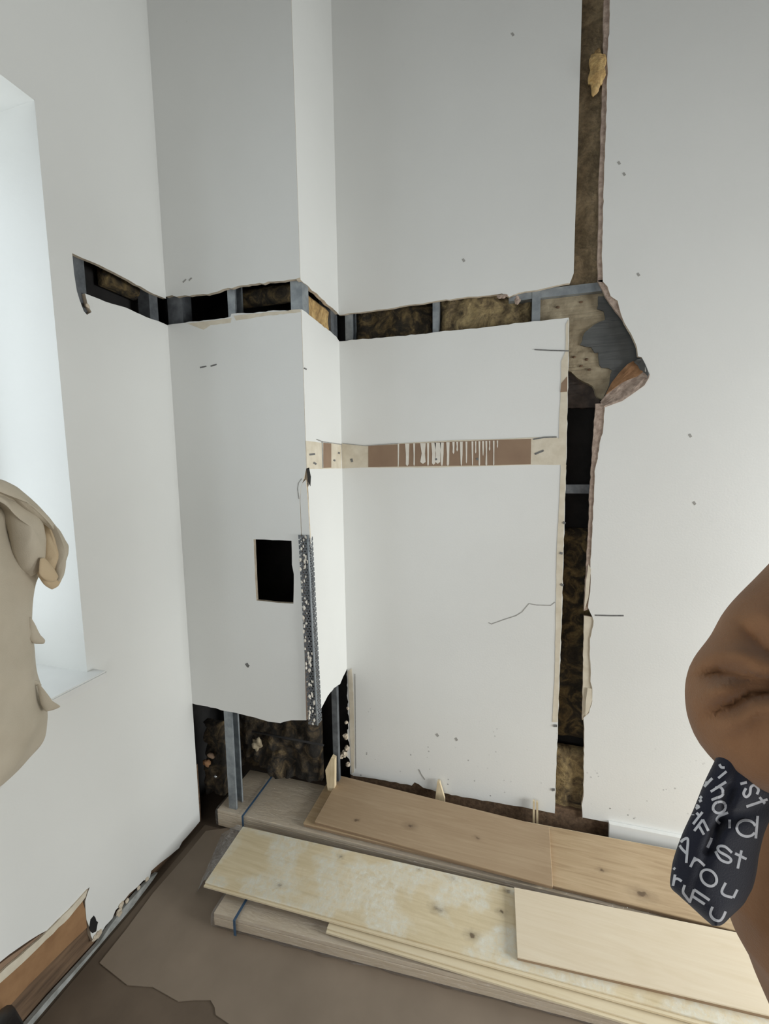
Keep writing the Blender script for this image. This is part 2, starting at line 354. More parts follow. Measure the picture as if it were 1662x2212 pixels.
def channel(name, a, b, wid, dep, out, mat, parent, flip=1):
    """C-section stud from a to b: front flange faces 'out', web at one side"""
    a, b = Vector(a), Vector(b); ax = (b-a).normalized(); o = Vector(out); s = ax.cross(o).normalized()*flip; t = .0016; lip = .008
    prof = [(-wid/2, -dep+0), (-wid/2, 0), (wid/2, 0), (wid/2, -lip), (wid/2-t, -lip), (wid/2-t, -t), (-wid/2+t, -t), (-wid/2+t, -dep+t), (wid/2-t, -dep+t), (wid/2-t, -dep+lip), (wid/2, -dep+lip), (wid/2, -dep)]
    n = len(prof); vs = [p+s*q[0]+o*q[1] for p in (a, b) for q in prof]
    fs = [(i, (i+1) % n, (i+1) % n+n, i+n) for i in range(n)]
    t1 = tessellate_polygon([[Vector((q[0], q[1], 0)) for q in prof]])
    fs += [tuple(t) for t in t1]+[tuple(i+n for i in reversed(t)) for t in t1]
    return mesh(name, vs, fs, mat, parent)
def vstud(pl, px0, px1, py, z0, z1, parent, mat=None, flip=1, dep=.045, off=-.0135, name='stud'):
    a, b = on(pl, px0, py, off)[0], on(pl, px1, py, off)[0]; mid = (a+b)/2; ax, v, s = PL[pl]
    out = Vector((s, 0, 0)) if ax == 0 else Vector((0, s, 0))
    return channel(name, to3(pl, (mid, z0), off), to3(pl, (mid, z1), off), abs(b-a), dep, out, mat or M_galv, parent, flip)
vstud('L', 160, 184, 600, .3, 3.2, wl, M_galvd); vstud('L', 323, 341, 660, .3, 3.2, wl, M_galvd)

def fluff(name, pl, pts, off, mat, parent, amp=.015, res=.012, seed=0, fr=9.):
    """lumpy insulation face filling a rectangle given by two pixel corners (in wall plane pl, at depth off)"""
    q = P2(pl, pts, off); a0, a1 = min(p[0] for p in q), max(p[0] for p in q); b0, b1 = min(p[1] for p in q), max(p[1] for p in q)
    na, nb = max(3, int((a1-a0)/res)), max(3, int((b1-b0)/res)); vs, fs = [], []
    for j in range(nb+1):
        for i in range(na+1):
            a, b = a0+(a1-a0)*i/na, b0+(b1-b0)*j/nb
            h = noise.fractal(Vector((a*fr, b*fr, seed*3.1)), 1., 2., 4)*amp + abs(noise.noise(Vector((a*fr*2.3, b*fr*1.1, seed))))*amp
            edge = min(i, na-i, j, nb-j); h -= .012 if edge == 0 else 0
            vs.append(to3(pl, (a, b), off+h))
    for j in range(nb):
        for i in range(na): k = j*(na+1)+i; fs.append((k, k+1, k+na+2, k+na+1))
    n0 = len(vs); m = na+1
    rim = [i for i in range(m)]+[j*m+na for j in range(1, nb+1)]+[nb*m+i for i in range(na-1, -1, -1)]+[j*m for j in range(nb-1, 0, -1)]
    for i in rim:
        p = Vector(vs[i]); ax, v, s = PL[pl]; p[ax] = v+s*(off-.03); vs.append(p)
    for i in range(len(rim)):
        j = (i+1) % len(rim); fs.append((rim[i], rim[j], n0+j, n0+i))
    return mesh(name, vs, fs, mat, parent, True)
fluff('insulation', 'L', [(226, 575), (322, 655)], -.050, M_insd, wl, .012, .012, 1)

# ------------------------------------------------------------------ chase (boxed-in corner)
ft = P2('F', [(350, 642), (400, 638), (440, 635), (470, 630), (492, 622), (540, 614), (600, 607), (645, 600)])
ft[0] = (XL, ft[0][1]); ft[-1] = (-.0005, ft[-1][1])
fb = P2('F', [(362, 702), (400, 697), (440, 692), (498, 684), (500, 678), (560, 674), (652, 668)]); fb[0] = (XL, fb[0][1]); fb[-1] = (-.001, fb[-1][1])
fr = P2('F', [(657, 960), (659, 1012), (656, 1036), (650, 1052), (648, 1080), (651, 1160), (655, 1300), (659, 1440), (662, 1556)])
fr[0] = (-.001, fr[0][1]); fr[1] = (-.001, fr[1][1])
fbot = P2('F', [(630, 1556), (606, 1562), (590, 1560), (560, 1553), (500, 1538), (424, 1521)]); fbot[-1] = (XL, fbot[-1][1])
hole = jag(P2('F', [(548, 1165), (630, 1168), (631, 1220), (635, 1240), (634, 1304), (600, 1302), (554, 1297), (551, 1240)]), .001, .03, 6, True)
low = jag(fb, .0025, .018, 21)+fr+jag(fbot, .002, .02, 22)
wf = struct(slab('wall_chase_front', 'F', low, .013, BM, None, 0, [hole]), 'grey-white chase front board with square hole and cut bottom')
slab('plasterboard', 'F', jag(ft, .0035, .016, 23)+[(-.0005, ZC), (XL, ZC)], .013, BM, wf)
vstud('F', 362, 394, 660, .5, 3.2, wf, M_galvd, -1); vstud('F', 492, 508, 650, .6, 3.2, wf)
vstud('F', 628, 653, 640, .9, 3.2, wf, M_galv, -1)
vstud('F', 487, 503, 1600, .02, 1.1, wf, M_galv, 1, .045, -.03)
fluff('insulation', 'F', [(512, 626), (626, 646)], -.075, M_insd, wf, .01, .012, 3)
# torn face paper under the slot
slab('torn_paper', 'F', jag(P2('F', [(405, 699), (500, 687), (498, 697), (455, 702), (440, 712), (418, 704)], .001), .001, .012, 31, True), .0008, M_cream, wf, .0012)
slab('torn_paper', 'F', jag(P2('F', [(505, 682), (648, 668), (650, 674), (560, 684), (510, 692)], .001), .001, .012, 32, True), .0008, M_cream, wf, .0012)
# small marks on the boards
def stroke(name, pl, pts, wpx, mat, parent, off=.0006):
    L = []; Rr = []
    for i, p in enumerate(pts):
        a = Vector(pts[max(i-1, 0)]); b = Vector(pts[min(i+1, len(pts)-1)]); n = Vector((-(b-a).y, (b-a).x)).normalized()*wpx/2
        L.append((p[0]+n.x, p[1]+n.y)); Rr.append((p[0]-n.x, p[1]-n.y))
    return slab(name, pl, P2(pl, L+Rr[::-1], off), .0005, mat, parent, off)
stroke('pencil_mark', 'F', [(432, 794), (446, 791)], 3, M_pencil, wf); stroke('pencil_mark', 'F', [(455, 791), (468, 787)], 3, M_pencil, wf)
stroke('screw_hole', 'F', [(532, 1433), (535, 1438), (538, 1440)], 6, M_pencil, wf)
stroke('scuff', 'F', [(395, 610), (402, 603)], 3, M_crack, wf); stroke('scuff', 'F', [(408, 606), (414, 600)], 3, M_crack, wf)
stroke('hairline_crack', 'F', [(652, 1034), (645, 1043), (643, 1056), (646, 1078)], 2, M_crack, wf)

rt = P2('R', [(647, 602), (690, 640), (733, 680)]); rt[0] = (DF+.0005, rt[0][1]); rt[-1] = (0, rt[-1][1])
rb = P2('R', [(653, 669), (690, 698), (726, 726), (733, 737)]); rb[0] = (DF+.0005, rb[0][1]); rb[-1] = (0, rb[-1][1])
rl = P2('R', [(748, 1447), (742, 1461), (735, 1478), (722, 1486), (708, 1504), (694, 1531), (688, 1440), (681, 1330), (676, 1240), (671, 1165), (668, 1100), (666, 1052), (668, 1046), (664, 1012)])
rl[0] = (0, rl[0][1])
ws = struct(slab('wall_chase_side', 'R', jag(rb, .002, .018, 24)+jag(rl[:6], .002, .02, 25)+rl[6:]+[(DF+.0005, rl[-1][1])], .013, BM), 'bright white narrow side board of the chase')
slab('plasterboard', 'R', [(0, ZC), (DF+.0005, ZC)]+jag(rt, .0025, .018, 26), .013, BM, ws)
fluff('insulation', 'R', [(664, 630), (712, 735)], -.020, M_inso, ws, .006, .012, 5)
vstud('R', 715, 729, 700, .6, 3.2, ws, M_galvd)
channel('stud', (-.016, -.066, .02), (-.016, -.066, 1.2), .020, .022, Vector((1, 0, 0)), M_galvd, ws)
stroke('pencil_mark', 'R', [(657, 795), (663, 798)], 3, M_pencil, ws)
slab('gap_shade_patch', 'R', P2('R', [(663, 1012), (668, 1010), (672, 1030), (671, 1050), (666, 1040)], .001), .001, M_void, ws, .001)  # thin dark sheet painted as the shade of an open joint

slab('loose_paper_flap', 'F', P2('F', [(650, 1047), (661, 1036), (665, 1080), (670, 1162), (662, 1166), (652, 1154), (649, 1082)], -.001), .006, BM, wf, -.001)
# band of torn strip continuing round the corner onto the side board
slab('band_base', 'R', jag(P2('R', [(661, 952), (690, 956), (738, 959), (738, 1012), (664, 1013)], .001), .0006, .03, 64, True), .001, M_cream, ws, .001)
slab('brown_paper_patch', 'R', P2('R', [(699, 956), (716, 958), (716, 1010), (699, 1011)], .0015), .001, M_brownp, ws, .0015)
stroke('nail_mark', 'R', [(669, 982), (681, 981)], 4, M_pencil, ws, .002); stroke('nail_mark', 'R', [(678, 999), (684, 1003)], 4, M_pencil, ws, .002)
stroke('nail_mark', 'R', [(731, 978), (735, 979)], 4, M_pencil, ws, .002); stroke('nail_mark', 'R', [(721, 994), (725, 995)], 4, M_pencil, ws, .002)
stroke('hairline_crack', 'R', [(685, 949), (697, 954), (738, 960)], 2, M_crack, ws, .002); stroke('hairline_crack', 'R', [(697, 954), (698, 1011)], 2, M_crack, ws, .002)

# perforated corner bead sprung off the corner
def bead():
    t = thing = bpy.data.objects.new('corner_bead', None); C.objects.link(t)
    top = Vector((-.003, DF-.002, on('F', 655, 1155)[1])); bot = cam_pt(686, 1566, (R3.transposed() @ (Vector((-.002, DF-.012, .48))-CAM)).y)
    t.location = bot; inv = Matrix.Translation(-bot)
    def leg(name, side, wid, cols, z_top):
        rows = 150; vs, fs = [], []
        for j in range(rows+1):
            c = bot.lerp(top, j/rows*z_top)
            for i in range(cols+1):
                p = c+side*(wid*i/cols); vs.append(inv @ p)
        for j in range(rows):
            for i in range(cols):
                if j % 2 == 1 and i not in (0, cols-1) and (i+(j//2)) % 2 == 0: continue
                if j % 4 == 2 and i == cols-1: continue
                k = j*(cols+1)+i; fs.append((k, k+1, k+cols+2, k+cols+1))
        o = mesh(name, vs, fs, M_galvd, t); md = o.modifiers.new('thickness', 'SOLIDIFY'); md.thickness = .0009; return o
    leg('bead_leg', Vector((-1, -.12, 0)).normalized(), .032, 7, 1.)
    leg('bead_leg', Vector((.12, 1, 0)).normalized(), .030, 6, .985)
    pth = [bot.lerp(top, k/8)-bot+Vector((.001, -.002, 0)) for k in range(9)]
    v, f = loft(tube_rings(pth, [.0032]*9, (1, 0, 0)), 8); mesh('bead_nose', v, f, M_galv, t, True)
    # plaster still stuck in the mesh
    rnd = random.Random(4); vs, fs = [], []
    for k in range(70):
        u = rnd.random(); c = bot.lerp(top, u)-bot+Vector((-1, -.12, 0))*rnd.uniform(.004, .030)+Vector((0, -.002, 0)); r = rnd.uniform(.002, .006)
        n = len(vs); pts = [Vector((math.cos(a)*r*rnd.uniform(.5, 1.2), rnd.uniform(-.001, 0), math.sin(a)*r*1.7*rnd.uniform(.5, 1.2))) for a in np.linspace(0, 2*math.pi, 7)[:-1]]
        vs += [c+p for p in pts]+[c+Vector((0, -.003, 0))]; fs += [(n+i, n+(i+1) % 6, n+6) for i in range(6)]
    mesh('plaster_residue', vs, fs, M_strip, t)['kind'] = 'stuff'
    tag(t, 'perforated galvanised corner bead sprung from the chase corner', 'corner bead')
bead()
# exposed board edge beside the bead
slab('exposed_board_edge', 'F', P2('F', [(651, 1160), (655, 1168), (659, 1300), (664, 1440), (668, 1552), (662, 1556), (659, 1440), (655, 1300)], -.002), .010, [M_pink, M_pink], wf, -.002)

# ------------------------------------------------------------------ main wall
SLx = lambda pts: P2('M', pts)
ml_up = jag(P2('M', [(733, 680), (800, 672), (900, 657), (1000, 643), (1060, 638), (1085, 634), (1100, 641), (1120, 633), (1180, 622), (1232, 611)]), .002, .02, 41)
ml_up[0] = (0, ml_up[0][1])
upr = P2('M', [(1240, 590), (1243, 480), (1246, 400), (1250, 280), (1252, 200), (1255, 110), (1258, 0)])
wb_low = jag(P2('M', [(735, 737), (760, 734), (850, 727), (1000, 712), (1130, 697), (1215, 688), (1229, 686)]), .002, .02, 42)
wb_low[0] = (0, wb_low[0][1])
lowr = jag(P2('M', [(1230, 690), (1228, 820), (1225, 960), (1221, 1100), (1218, 1200), (1214, 1340), (1210, 1450), (1206, 1560), (1203, 1650), (1199, 1757)]), .0012, .02, 43)
lowb = jag(P2('M', [(1199, 1757), (1150, 1748), (1080, 1735), (1000, 1722), (955, 1712), (915, 1702), (905, 1694), (896, 1690), (890, 1697), (810, 1682), (765, 1676)]), .0018, .02, 44)
lowl = jag(P2('M', [(764, 1676), (757, 1672), (755, 1640), (747, 1632), (756, 1612), (750, 1590), (754, 1560), (751, 1510), (750, 1450)]), .003, .012, 45)
lowl[-1] = (0, lowl[-1][1])
wb = struct(slab('wall_back', 'M', wb_low+lowr+lowb[1:]+lowl+[(0, wb_low[0][1])][:0], .013, [M_paint_low, M_gyps]), 'white main wall board with torn label band and splashed foot')
slab('plasterboard', 'M', ml_up+upr+[(upr[-1][0]+.004, ZC), (0, ZC)], .013, BM, wb)
edgeR = P2('M', [(1318, 0), (1317, 60), (1313, 112), (1312, 200), (1309, 300), (1305, 400), (1303, 500), (1301, 560), (1303, 608), (1313, 619), (1320, 640), (1335, 650), (1339, 667), (1350, 698), (1364, 721), (1377, 752),
                 (1379, 770), (1387, 772), (1394, 787), (1394, 802), (1403, 809), (1399, 817), (1391, 831), (1372, 844), (1345, 864), (1307, 876),
                 (1305, 900), (1303, 935), (1296, 957), (1292, 991), (1285, 1018), (1284, 1063), (1282, 1109), (1278, 1188), (1276, 1222), (1276, 1267), (1271, 1312), (1283, 1341), (1282, 1352), (1275, 1380), (1275, 1422),
                 (1277, 1453), (1276, 1472), (1280, 1486), (1280, 1514), (1273, 1540), (1261, 1551), (1263, 1575), (1262, 1650), (1261, 1721), (1257, 1740), (1259, 1770)])
edgeR = jag(edgeR, .0012, .015, 46)
slab('plasterboard', 'M', [(edgeR[0][0]+.002, ZC)]+edgeR+[(edgeR[-1][0], .10), (XR, .10), (XR, ZC)], .013, [M_paint_low, M_gyps], wb)
# crumbled gypsum standing behind the torn face paper, right side of the vertical cut
inn = P2('M', [(1305, 0), (1304, 112), (1298, 300), (1294, 420), (1291, 560), (1292, 608)], -.003)
slab('torn_board_core', 'M', jag(P2('M', [(1319, 0), (1314, 112), (1310, 300), (1306, 420), (1302, 560), (1304, 610)], -.003), .0008, .02, 51)+jag(inn[::-1], .0015, .018, 52), .009, [M_pink, M_pink], wb, -.003)
slab('torn_board_core', 'M', jag(P2('M', [(1292, 606), (1304, 604), (1316, 620), (1322, 640), (1338, 652), (1342, 670), (1354, 700), (1345, 690), (1330, 672), (1318, 655), (1308, 640), (1300, 622)], -.003), .0015, .012, 53, True), .009, [M_pink, M_pink], wb, -.003)
slab('torn_board_core', 'M', jag(P2('M', [(1308, 872), (1308, 940), (1299, 990), (1290, 1020), (1287, 1110), (1282, 1200), (1281, 1270), (1275, 1315), (1262, 1320), (1268, 1200), (1273, 1110), (1274, 1060), (1279, 1000), (1283, 930), (1287, 872)], -.003), .0014, .014, 54, True), .009, [M_pink, M_pink], wb, -.003)
slab('torn_board_core', 'M', jag(P2('M', [(1262, 1330), (1288, 1335), (1288, 1355), (1280, 1380), (1281, 1450), (1284, 1490), (1284, 1515), (1276, 1545), (1258, 1556), (1260, 1450)], -.003), .001, .014, 55, True), .009, [M_cream, M_pink], wb, -.003)
for pts in ([(1272, 1218), (1277, 1230), (1272, 1290), (1263, 1318), (1266, 1260)], [(1270, 1486), (1279, 1488), (1280, 1512), (1272, 1538), (1265, 1548), (1266, 1515)]):
    slab('paper_flap', 'M', P2('M', pts, .002), .001, M_cream, wb, .002)
# torn-out wedge at the corner of the hole
def strip_mesh(name, outer, oo, inner, io, mat, parent, seed):
    n = len(outer); vs, fs = [], []
    A = [to3('M', on('M', *p, oo), oo) for p in outer]; B = [to3('M', on('M', *p, io), io) for p in inner]; K = 6
    for i in range(n):
        for k in range(K+1):
            p = A[i].lerp(B[i], k/K); 
            if 0 < k < K: p += Vector((0, noise.noise(p*90+Vector((seed, 0, 0)))*.004, 0))
            vs.append(p)
    for i in range(n-1):
        for k in range(K): a = i*(K+1)+k; fs.append((a, a+1, a+K+2, a+K+1))
    o = mesh(name, vs, fs, mat, parent); md = o.modifiers.new('thickness', 'SOLIDIFY'); md.thickness = .002; return o
strip_mesh('torn_wedge_core', [(1306, 880), (1345, 866), (1374, 846), (1393, 832), (1402, 817), (1404, 809)], .003, [(1297, 868), (1316, 845), (1336, 829), (1360, 818), (1378, 812), (1394, 800)], -.008, M_pink, wb, 1)
strip_mesh('torn_wedge_paper', [(1312, 850), (1330, 836), (1345, 826), (1362, 818), (1378, 812), (1393, 800)], -.006, [(1308, 853), (1322, 826), (1340, 803), (1357, 786), (1368, 780), (1380, 786)], -.020, M_torn, wb, 2)
strip_mesh('torn_wedge_lip', [(1376, 776), (1388, 774), (1395, 787), (1404, 809), (1399, 818)], .001, [(1370, 782), (1379, 790), (1384, 800), (1390, 810), (1392, 818)], -.012, M_grey, wb, 3)
# cream strip of exposed board paper beside the cut
slab('cream_paper_strip', 'M', jag(P2('M', [(1229, 690), (1228, 760), (1227, 820), (1225, 930), (1224, 960)], .001)+P2('M', [(1207, 960), (1209, 900), (1212, 845), (1213, 780), (1222, 760), (1223, 700)], .001), .0006, .02, 61), .001, M_cream, wb, .001)
slab('cream_paper_strip', 'M', jag(P2('M', [(1224, 1004), (1220, 1100), (1217, 1200), (1213, 1340), (1209, 1450), (1205, 1560)], .001)+P2('M', [(1194, 1560), (1199, 1450), (1201, 1340), (1203, 1200), (1208, 1100), (1212, 1004)], .001), .0008, .02, 62), .001, M_cream, wb, .001)
slab('brown_paper_tab', 'M', P2('M', [(1226, 813), (1226, 846), (1211, 847), (1213, 828)], .0016), .001, M_brownp, wb, .0016)
# long band where an adhesive strip was pulled off: cream base, brown paper and white paint runs
Bd = lambda pts: P2('M', pts, .001)
slab('band_base', 'M', jag(Bd([(739, 958), (790, 962), (860, 958), (960, 952), (1080, 948), (1150, 945), (1200, 943), (1224, 955), (1223, 1004), (1146, 1004), (940, 1010), (780, 1010), (739, 1012)]), .0006, .03, 63), .001, M_cream, wb, .0016)
slab('brown_paper_patch', 'M', P2('M', [(796, 963), (859, 960), (859, 1008), (796, 1009)], .0022), .001, M_brownp, wb, .0022)
slab('brown_paper_patch', 'M', P2('M', [(862, 959), (1075, 950), (1148, 948), (1147, 1003), (1060, 1005), (862, 1008)], .0022), .001, M_brownp, wb, .0022)
rnd = random.Random(11)
for x, w0, l in [(880, 9, 1), (895, 4, 1), (914, 12, .9), (925, 5, 1), (937, 10, .95), (946, 14, .9), (955, 8, 1), (968, 7, 1), (980, 5, .5), (988, 4, .4), (997, 6, 1), (1008, 4, .9), (1021, 4, 1), (1028, 3, .5), (1036, 4, 1), (1044, 4, .6), (1051, 4, 1), (1058, 3, .4), (1067, 3.5, 1), (1075, 3, .3), (861, 3, 1)]:
    t = 959-(x-862)*.035; b = t+(1007-t)*l; e = w0*rnd.uniform(.2, .5)
    slab('paint_run', 'M', P2('M', [(x-w0/2, t), (x+w0/2, t), (x+w0/2-e*.3, (t+b)/2), (x+e, b-4), (x, b), (x-e, b-4), (x-w0/2+e*.6, (t+b)/2)], .0028), .0008, M_strip, wb, .0028)
stroke('pencil_mark', 'M', [(1152, 949), (1175, 945), (1203, 944)], 3, M_pencil, wb, .0024)
stroke('nail_mark', 'M', [(1156, 981), (1175, 973)], 4, M_pencil, wb, .0024)
stroke('nail_mark', 'M', [(759, 991), (761, 998)], 5, M_pencil, wb, .0024); stroke('nail_mark', 'M', [(942, 990), (943, 994)], 4, M_pencil, wb, .0034); stroke('nail_mark', 'M', [(1031, 989), (1032, 994)], 4, M_pencil, wb, .0034)
stroke('hairline_crack', 'M', [(741, 958), (790, 963), (860, 958)], 1.6, M_crack, wb, .0024)
stroke('pencil_mark', 'M', [(1155, 755), (1190, 757), (1229, 758)], 2.6, M_pencil, wb, .0024)
stroke('pencil_mark', 'M', [(1286, 1329), (1320, 1330), (1348, 1330)], 3, M_pencil, wb)
stroke('hairline_crack', 'M', [(1056, 1345), (1062, 1348), (1090, 1338), (1115, 1330), (1128, 1322), (1143, 1304), (1160, 1307), (1190, 1308), (1199, 1301)], 2, M_crack, wb)
for p in ([(1217, 1128), (1222, 1131)], [(1212, 1262), (1218, 1265)], [(1196, 1568), (1204, 1568)], [(1192, 1706), (1199, 1706)], [(1210, 1194), (1216, 1196)]):
    stroke('nail_hole', 'M', p, 5, M_pencil, wb, .0024)
for x, y in ((1108, 74), (1002, 562), (1338, 352), (1349, 376), (1492, 941), (1501, 1087), (1380, 593), (986, 1597), (945, 1588)):
    stroke('scuff', 'M', [(x-2, y-3), (x+2, y+3)], 5, M_crack, wb)
# crumbling corner strip at the left edge of the main board
slab('loose_corner_tape', 'M', jag(P2('M', [(752, 1450), (760, 1444), (764, 1500), (766, 1600), (765, 1668), (760, 1672), (757, 1600), (755, 1520)], .0015), .0008, .02, 71, True), .001, M_cream, wb, .0015)
stroke('hairline_crack', 'M', [(767, 1456), (768, 1540), (769, 1660)], 1.6, M_crack, wb, .0014)
stroke('hairline_crack', 'M', [(905, 1662), (911, 1674), (918, 1684)], 2, M_crack, wb, .0014)
for k, (px, py, r) in enumerate([(748, 1590, .012), (744, 1628, .014), (750, 1615, .010), (737, 1632, .012), (752, 1650, .009), (749, 1560, .007), (752, 1530, .006)]):
    y, z = on('M', px, py); bm = bmesh.new(); bmesh.ops.create_icosphere(bm, subdivisions=2, radius=r)
    for v in bm.verts: v.co *= 1+.6*noise.noise(v.co*120+Vector((k*2, 0, 0))); v.co += Vector((y, -.001, z))
    me = bpy.data.meshes.new('plaster_crumb'); bm.to_mesh(me); bm.free(); link('plaster_crumb', me, M_gyps, wb)
# steel studs and rails behind the board
vstud('M', 746, 762, 700, .3, 3.2, wb); vstud('M', 935, 948, 690, .3, 3.2, wb, M_galv, -1); vstud('M', 1150, 1168, 660, .3, 1.98, wb, M_galv)
def rail(px0, px1, py0, py1, mat, off=-.0135):
    a, b = on('M', px0, py0, off), on('M', px1, py0, off); z0, z1 = on('M', (px0+px1)/2, py1, off)[1], on('M', (px0+px1)/2, py0, off)[1]
    zm = (z0+z1)/2; return channel('rail', to3('M', (a[0], zm), off), to3('M', (b[0], zm), off), z1-z0, .045, Vector((0, -1, 0)), mat, wb, -1)
rail(1100, 1330, 619, 638, M_galv, -.0155); rail(1180, 1330, 1047, 1066, M_galvd, -.02)
# insulation and rubble in the cuts
fluff('insulation', 'M', [(766, 630), (934, 742)], -.048, M_insd, wb, .020, .010, 7, 8)
fluff('insulation', 'M', [(951, 625), (1148, 735)], -.044, M_ins, wb, .020, .010, 8, 8)
fluff('insulation', 'M', [(1215, -250), (1335, 612)], -.034, M_inss, wb, .012, .012, 9, 6)
fluff('insulation', 'M', [(1190, 1140), (1300, 1605)], -.052, M_insd, wb, .014, .012, 10, 7)
fluff('insulation', 'M', [(1185, 1612), (1290, 1775)], -.026, M_ins, wb, .014, .012, 11, 7)
# bulge of loose wool caught on the board edge
def blob(name, c, rad, mat, parent=None, seed=0, amp=.35, fr=30, sub=4):
    bm = bmesh.new(); bmesh.ops.create_icosphere(bm, subdivisions=sub, radius=1); o = Vector(c) if parent is None else Vector((0, 0, 0))
    for v in bm.verts:
        n = v.co.normalized(); p = Vector((n.x*rad[0], n.y*rad[1], n.z*rad[2])); q = p*fr+Vector((seed*7.3, seed, 0))
        v.co = p*(1+amp*noise.fractal(q, 1., 2., 3))
        if parent is not None: v.co += Vector(c)
    me = bpy.data.meshes.new(name); bm.to_mesh(me); bm.free(); ob = link(name, me, mat, parent, True)
    if parent is None: ob.location = c
    return ob
x, z = on('M', 1290, 150, .004); blob('wool_tuft', (x, .002, z), (.022, .016, .055), M_inso, wb, 2, .4, 40)
x, z = on('M', 1085, 640); blob('torn_paper_curl', (x, -.001, z), (.018, .003, .007), M_pink, wb, 4, .6, 110, 4)
x, z = on('M', 1118, 648); blob('torn_paper_curl', (x, .004, z), (.010, .003, .012), M_pink, wb, 5, .6, 110, 4)
def lumpy_slab(name, pts, off, thick, mat, parent, amp, seed):
    o = slab(name, 'M', jag(P2('M', pts, off), .002, .012, seed, True), thick, [mat, mat], parent, off)
    bm = bmesh.new(); bm.from_mesh(o.data); bmesh.ops.subdivide_edges(bm, edges=bm.edges[:], cuts=1); bmesh.ops.triangulate(bm, faces=bm.faces[:])
    for v in bm.verts: v.co.y += noise.fractal(v.co*45+Vector((seed, 0, 0)), 1., 2., 3)*amp
    bm.to_mesh(o.data); bm.free(); return o
lumpy_slab('mortar_patch', [(1160, 632), (1320, 632), (1410, 800), (1400, 822), (1330, 850), (1306, 864), (1291, 858), (1281, 834), (1254, 820), (1234, 803), (1190, 795), (1165, 790)], -.036, .03, M_mort, wb, .003, 81)
lumpy_slab('grey_membrane', [(1293, 640), (1291, 667), (1305, 672), (1308, 691), (1285, 701), (1264, 718), (1254, 745), (1278, 750), (1285, 762), (1293, 762), (1295, 787), (1300, 794), (1315, 795), (1323, 800), (1317, 831), (1306, 856), (1318, 850), (1400, 822), (1410, 800), (1330, 640)], -.030, .012, M_grey, wb, .002, 82)
lumpy_slab('dark_brown_block', [(1222, 800), (1255, 815), (1285, 830), (1296, 865), (1296, 880), (1222, 882)], -.056, .01, simple('dark_brown', sr(84, 72, 64), sr(52, 44, 40), 30, .7, .4), wb, .003, 83)  # dark brown block low in the hole
for k, (x, y) in enumerate(((1240, 771), (1256, 790), (1274, 798), (1205, 664), (1256, 652), (1268, 776))):
    q = on('M', x, y, -.032); blob('mortar_fleck', (q[0], .0335, q[1]), (.006, .003, .004), M_darkb, wb, k, .4, 90, 2)  # small dark brown flecks on the mortar face
# exposed strip of brown backing under the cut board
slab('timber_plate', 'M', [(.0, .0), (XR, .0), (XR, .105), (.0, .115)], .03, [M_darkb, M_darkb], wb, -.012)
bb = struct(slab('baseboard_back', 'M', P2('M', [(1315, 1772)])+[(XR, .108), (XR, 0), (on('M', 1315, 1790)[0], 0)], .016, [M_trim, M_trim], None, .017), 'white skirting board at the foot of the main wall')

# ------------------------------------------------------------------ window in the left wall
wn = bpy.data.objects.new('window_1', None); C.objects.link(wn); wn.location = (XL-.28, (WIN[0]+WIN[1])/2, WIN[2]); struct(wn, 'window in the left wall with deep white reveal and sill')
wn['kind'] = 'structure'
def wbox(name, lo, hi, mat, bev=0.):
    o = box(name, lo, hi, mat, None, bev); o.parent = wn; o.matrix_parent_inverse = Matrix.Translation(-Vector(wn.location)); return o
D0 = XL-.30
wbox('reveal_side', (D0, WIN[1]-.001, WIN[2]-.03), (XL+.0003, WIN[1]+.03, WIN[3]+.001), M_paint)
wbox('reveal_side', (D0, WIN[0]-.03, WIN[2]-.03), (XL+.0003, WIN[0]+.001, WIN[3]+.03), M_paint)
wbox('reveal_head', (D0, WIN[0], WIN[3]-.001), (XL+.0003, WIN[1], WIN[3]+.03), M_paint)
wbox('sill', (D0, WIN[0]-.03, WIN[2]-.026), (XL+.048, WIN[1]+.022, WIN[2]+.002), M_trim, .004)
for lo, hi in (((D0-.05, WIN[0], WIN[2]), (D0, WIN[0]+.06, WIN[3])), ((D0-.05, WIN[1]-.06, WIN[2]), (D0, WIN[1], WIN[3])), ((D0-.05, WIN[0], WIN[2]), (D0, WIN[1], WIN[2]+.06)), ((D0-.05, WIN[0], WIN[3]-.06), (D0, WIN[1], WIN[3])), ((D0-.05, -1.25, WIN[2]), (D0, -1.19, WIN[3]))):
    wbox('window_frame', lo, hi, M_trim, .003)
wbox('pane', (D0-.03, WIN[0]+.06, WIN[2]+.06), (D0-.026, -1.25, WIN[3]-.06), M_glass); wbox('pane', (D0-.03, -1.19, WIN[2]+.06), (D0-.026, WIN[1]-.06, WIN[3]-.06), M_glass)

# ------------------------------------------------------------------ floor card
def sheet(name, pts, z0, z1, mat, label):
    o = prism(name, pts, z0, z1, mat, None, 0); return tag(o, label, 'floor card')
sheet('floor_card', [(XL+.016, YF+.3), (XL+.016, -.30), (.10, -.30), (2.9, -.25), (2.9, YF+.3)], .0004, .0016, M_card2, 'darker brown floor card underneath, showing at bottom left corner')
e = [onz(.0035, *p) for p in [(215, 2080), (275, 2128), (330, 2132), (385, 2163), (420, 2160), (455, 2160), (464, 2176), (466, 2192), (500, 2215), (560, 2260)]]
e2 = [onz(.0035, *p) for p in [(275, 2005), (330, 1930), (400, 1850), (445, 1795)]]
sheet('floor_card', [(p.x, p.y) for p in e]+[(.3, -1.4), (2.8, -1.6), (2.8, -.1), (.9, -.04), (-.2, -.2)]+[(p.x, p.y) for p in e2[::-1]], .0018, .0040, M_card, 'large brown floor card with torn edge under the timber stacks')

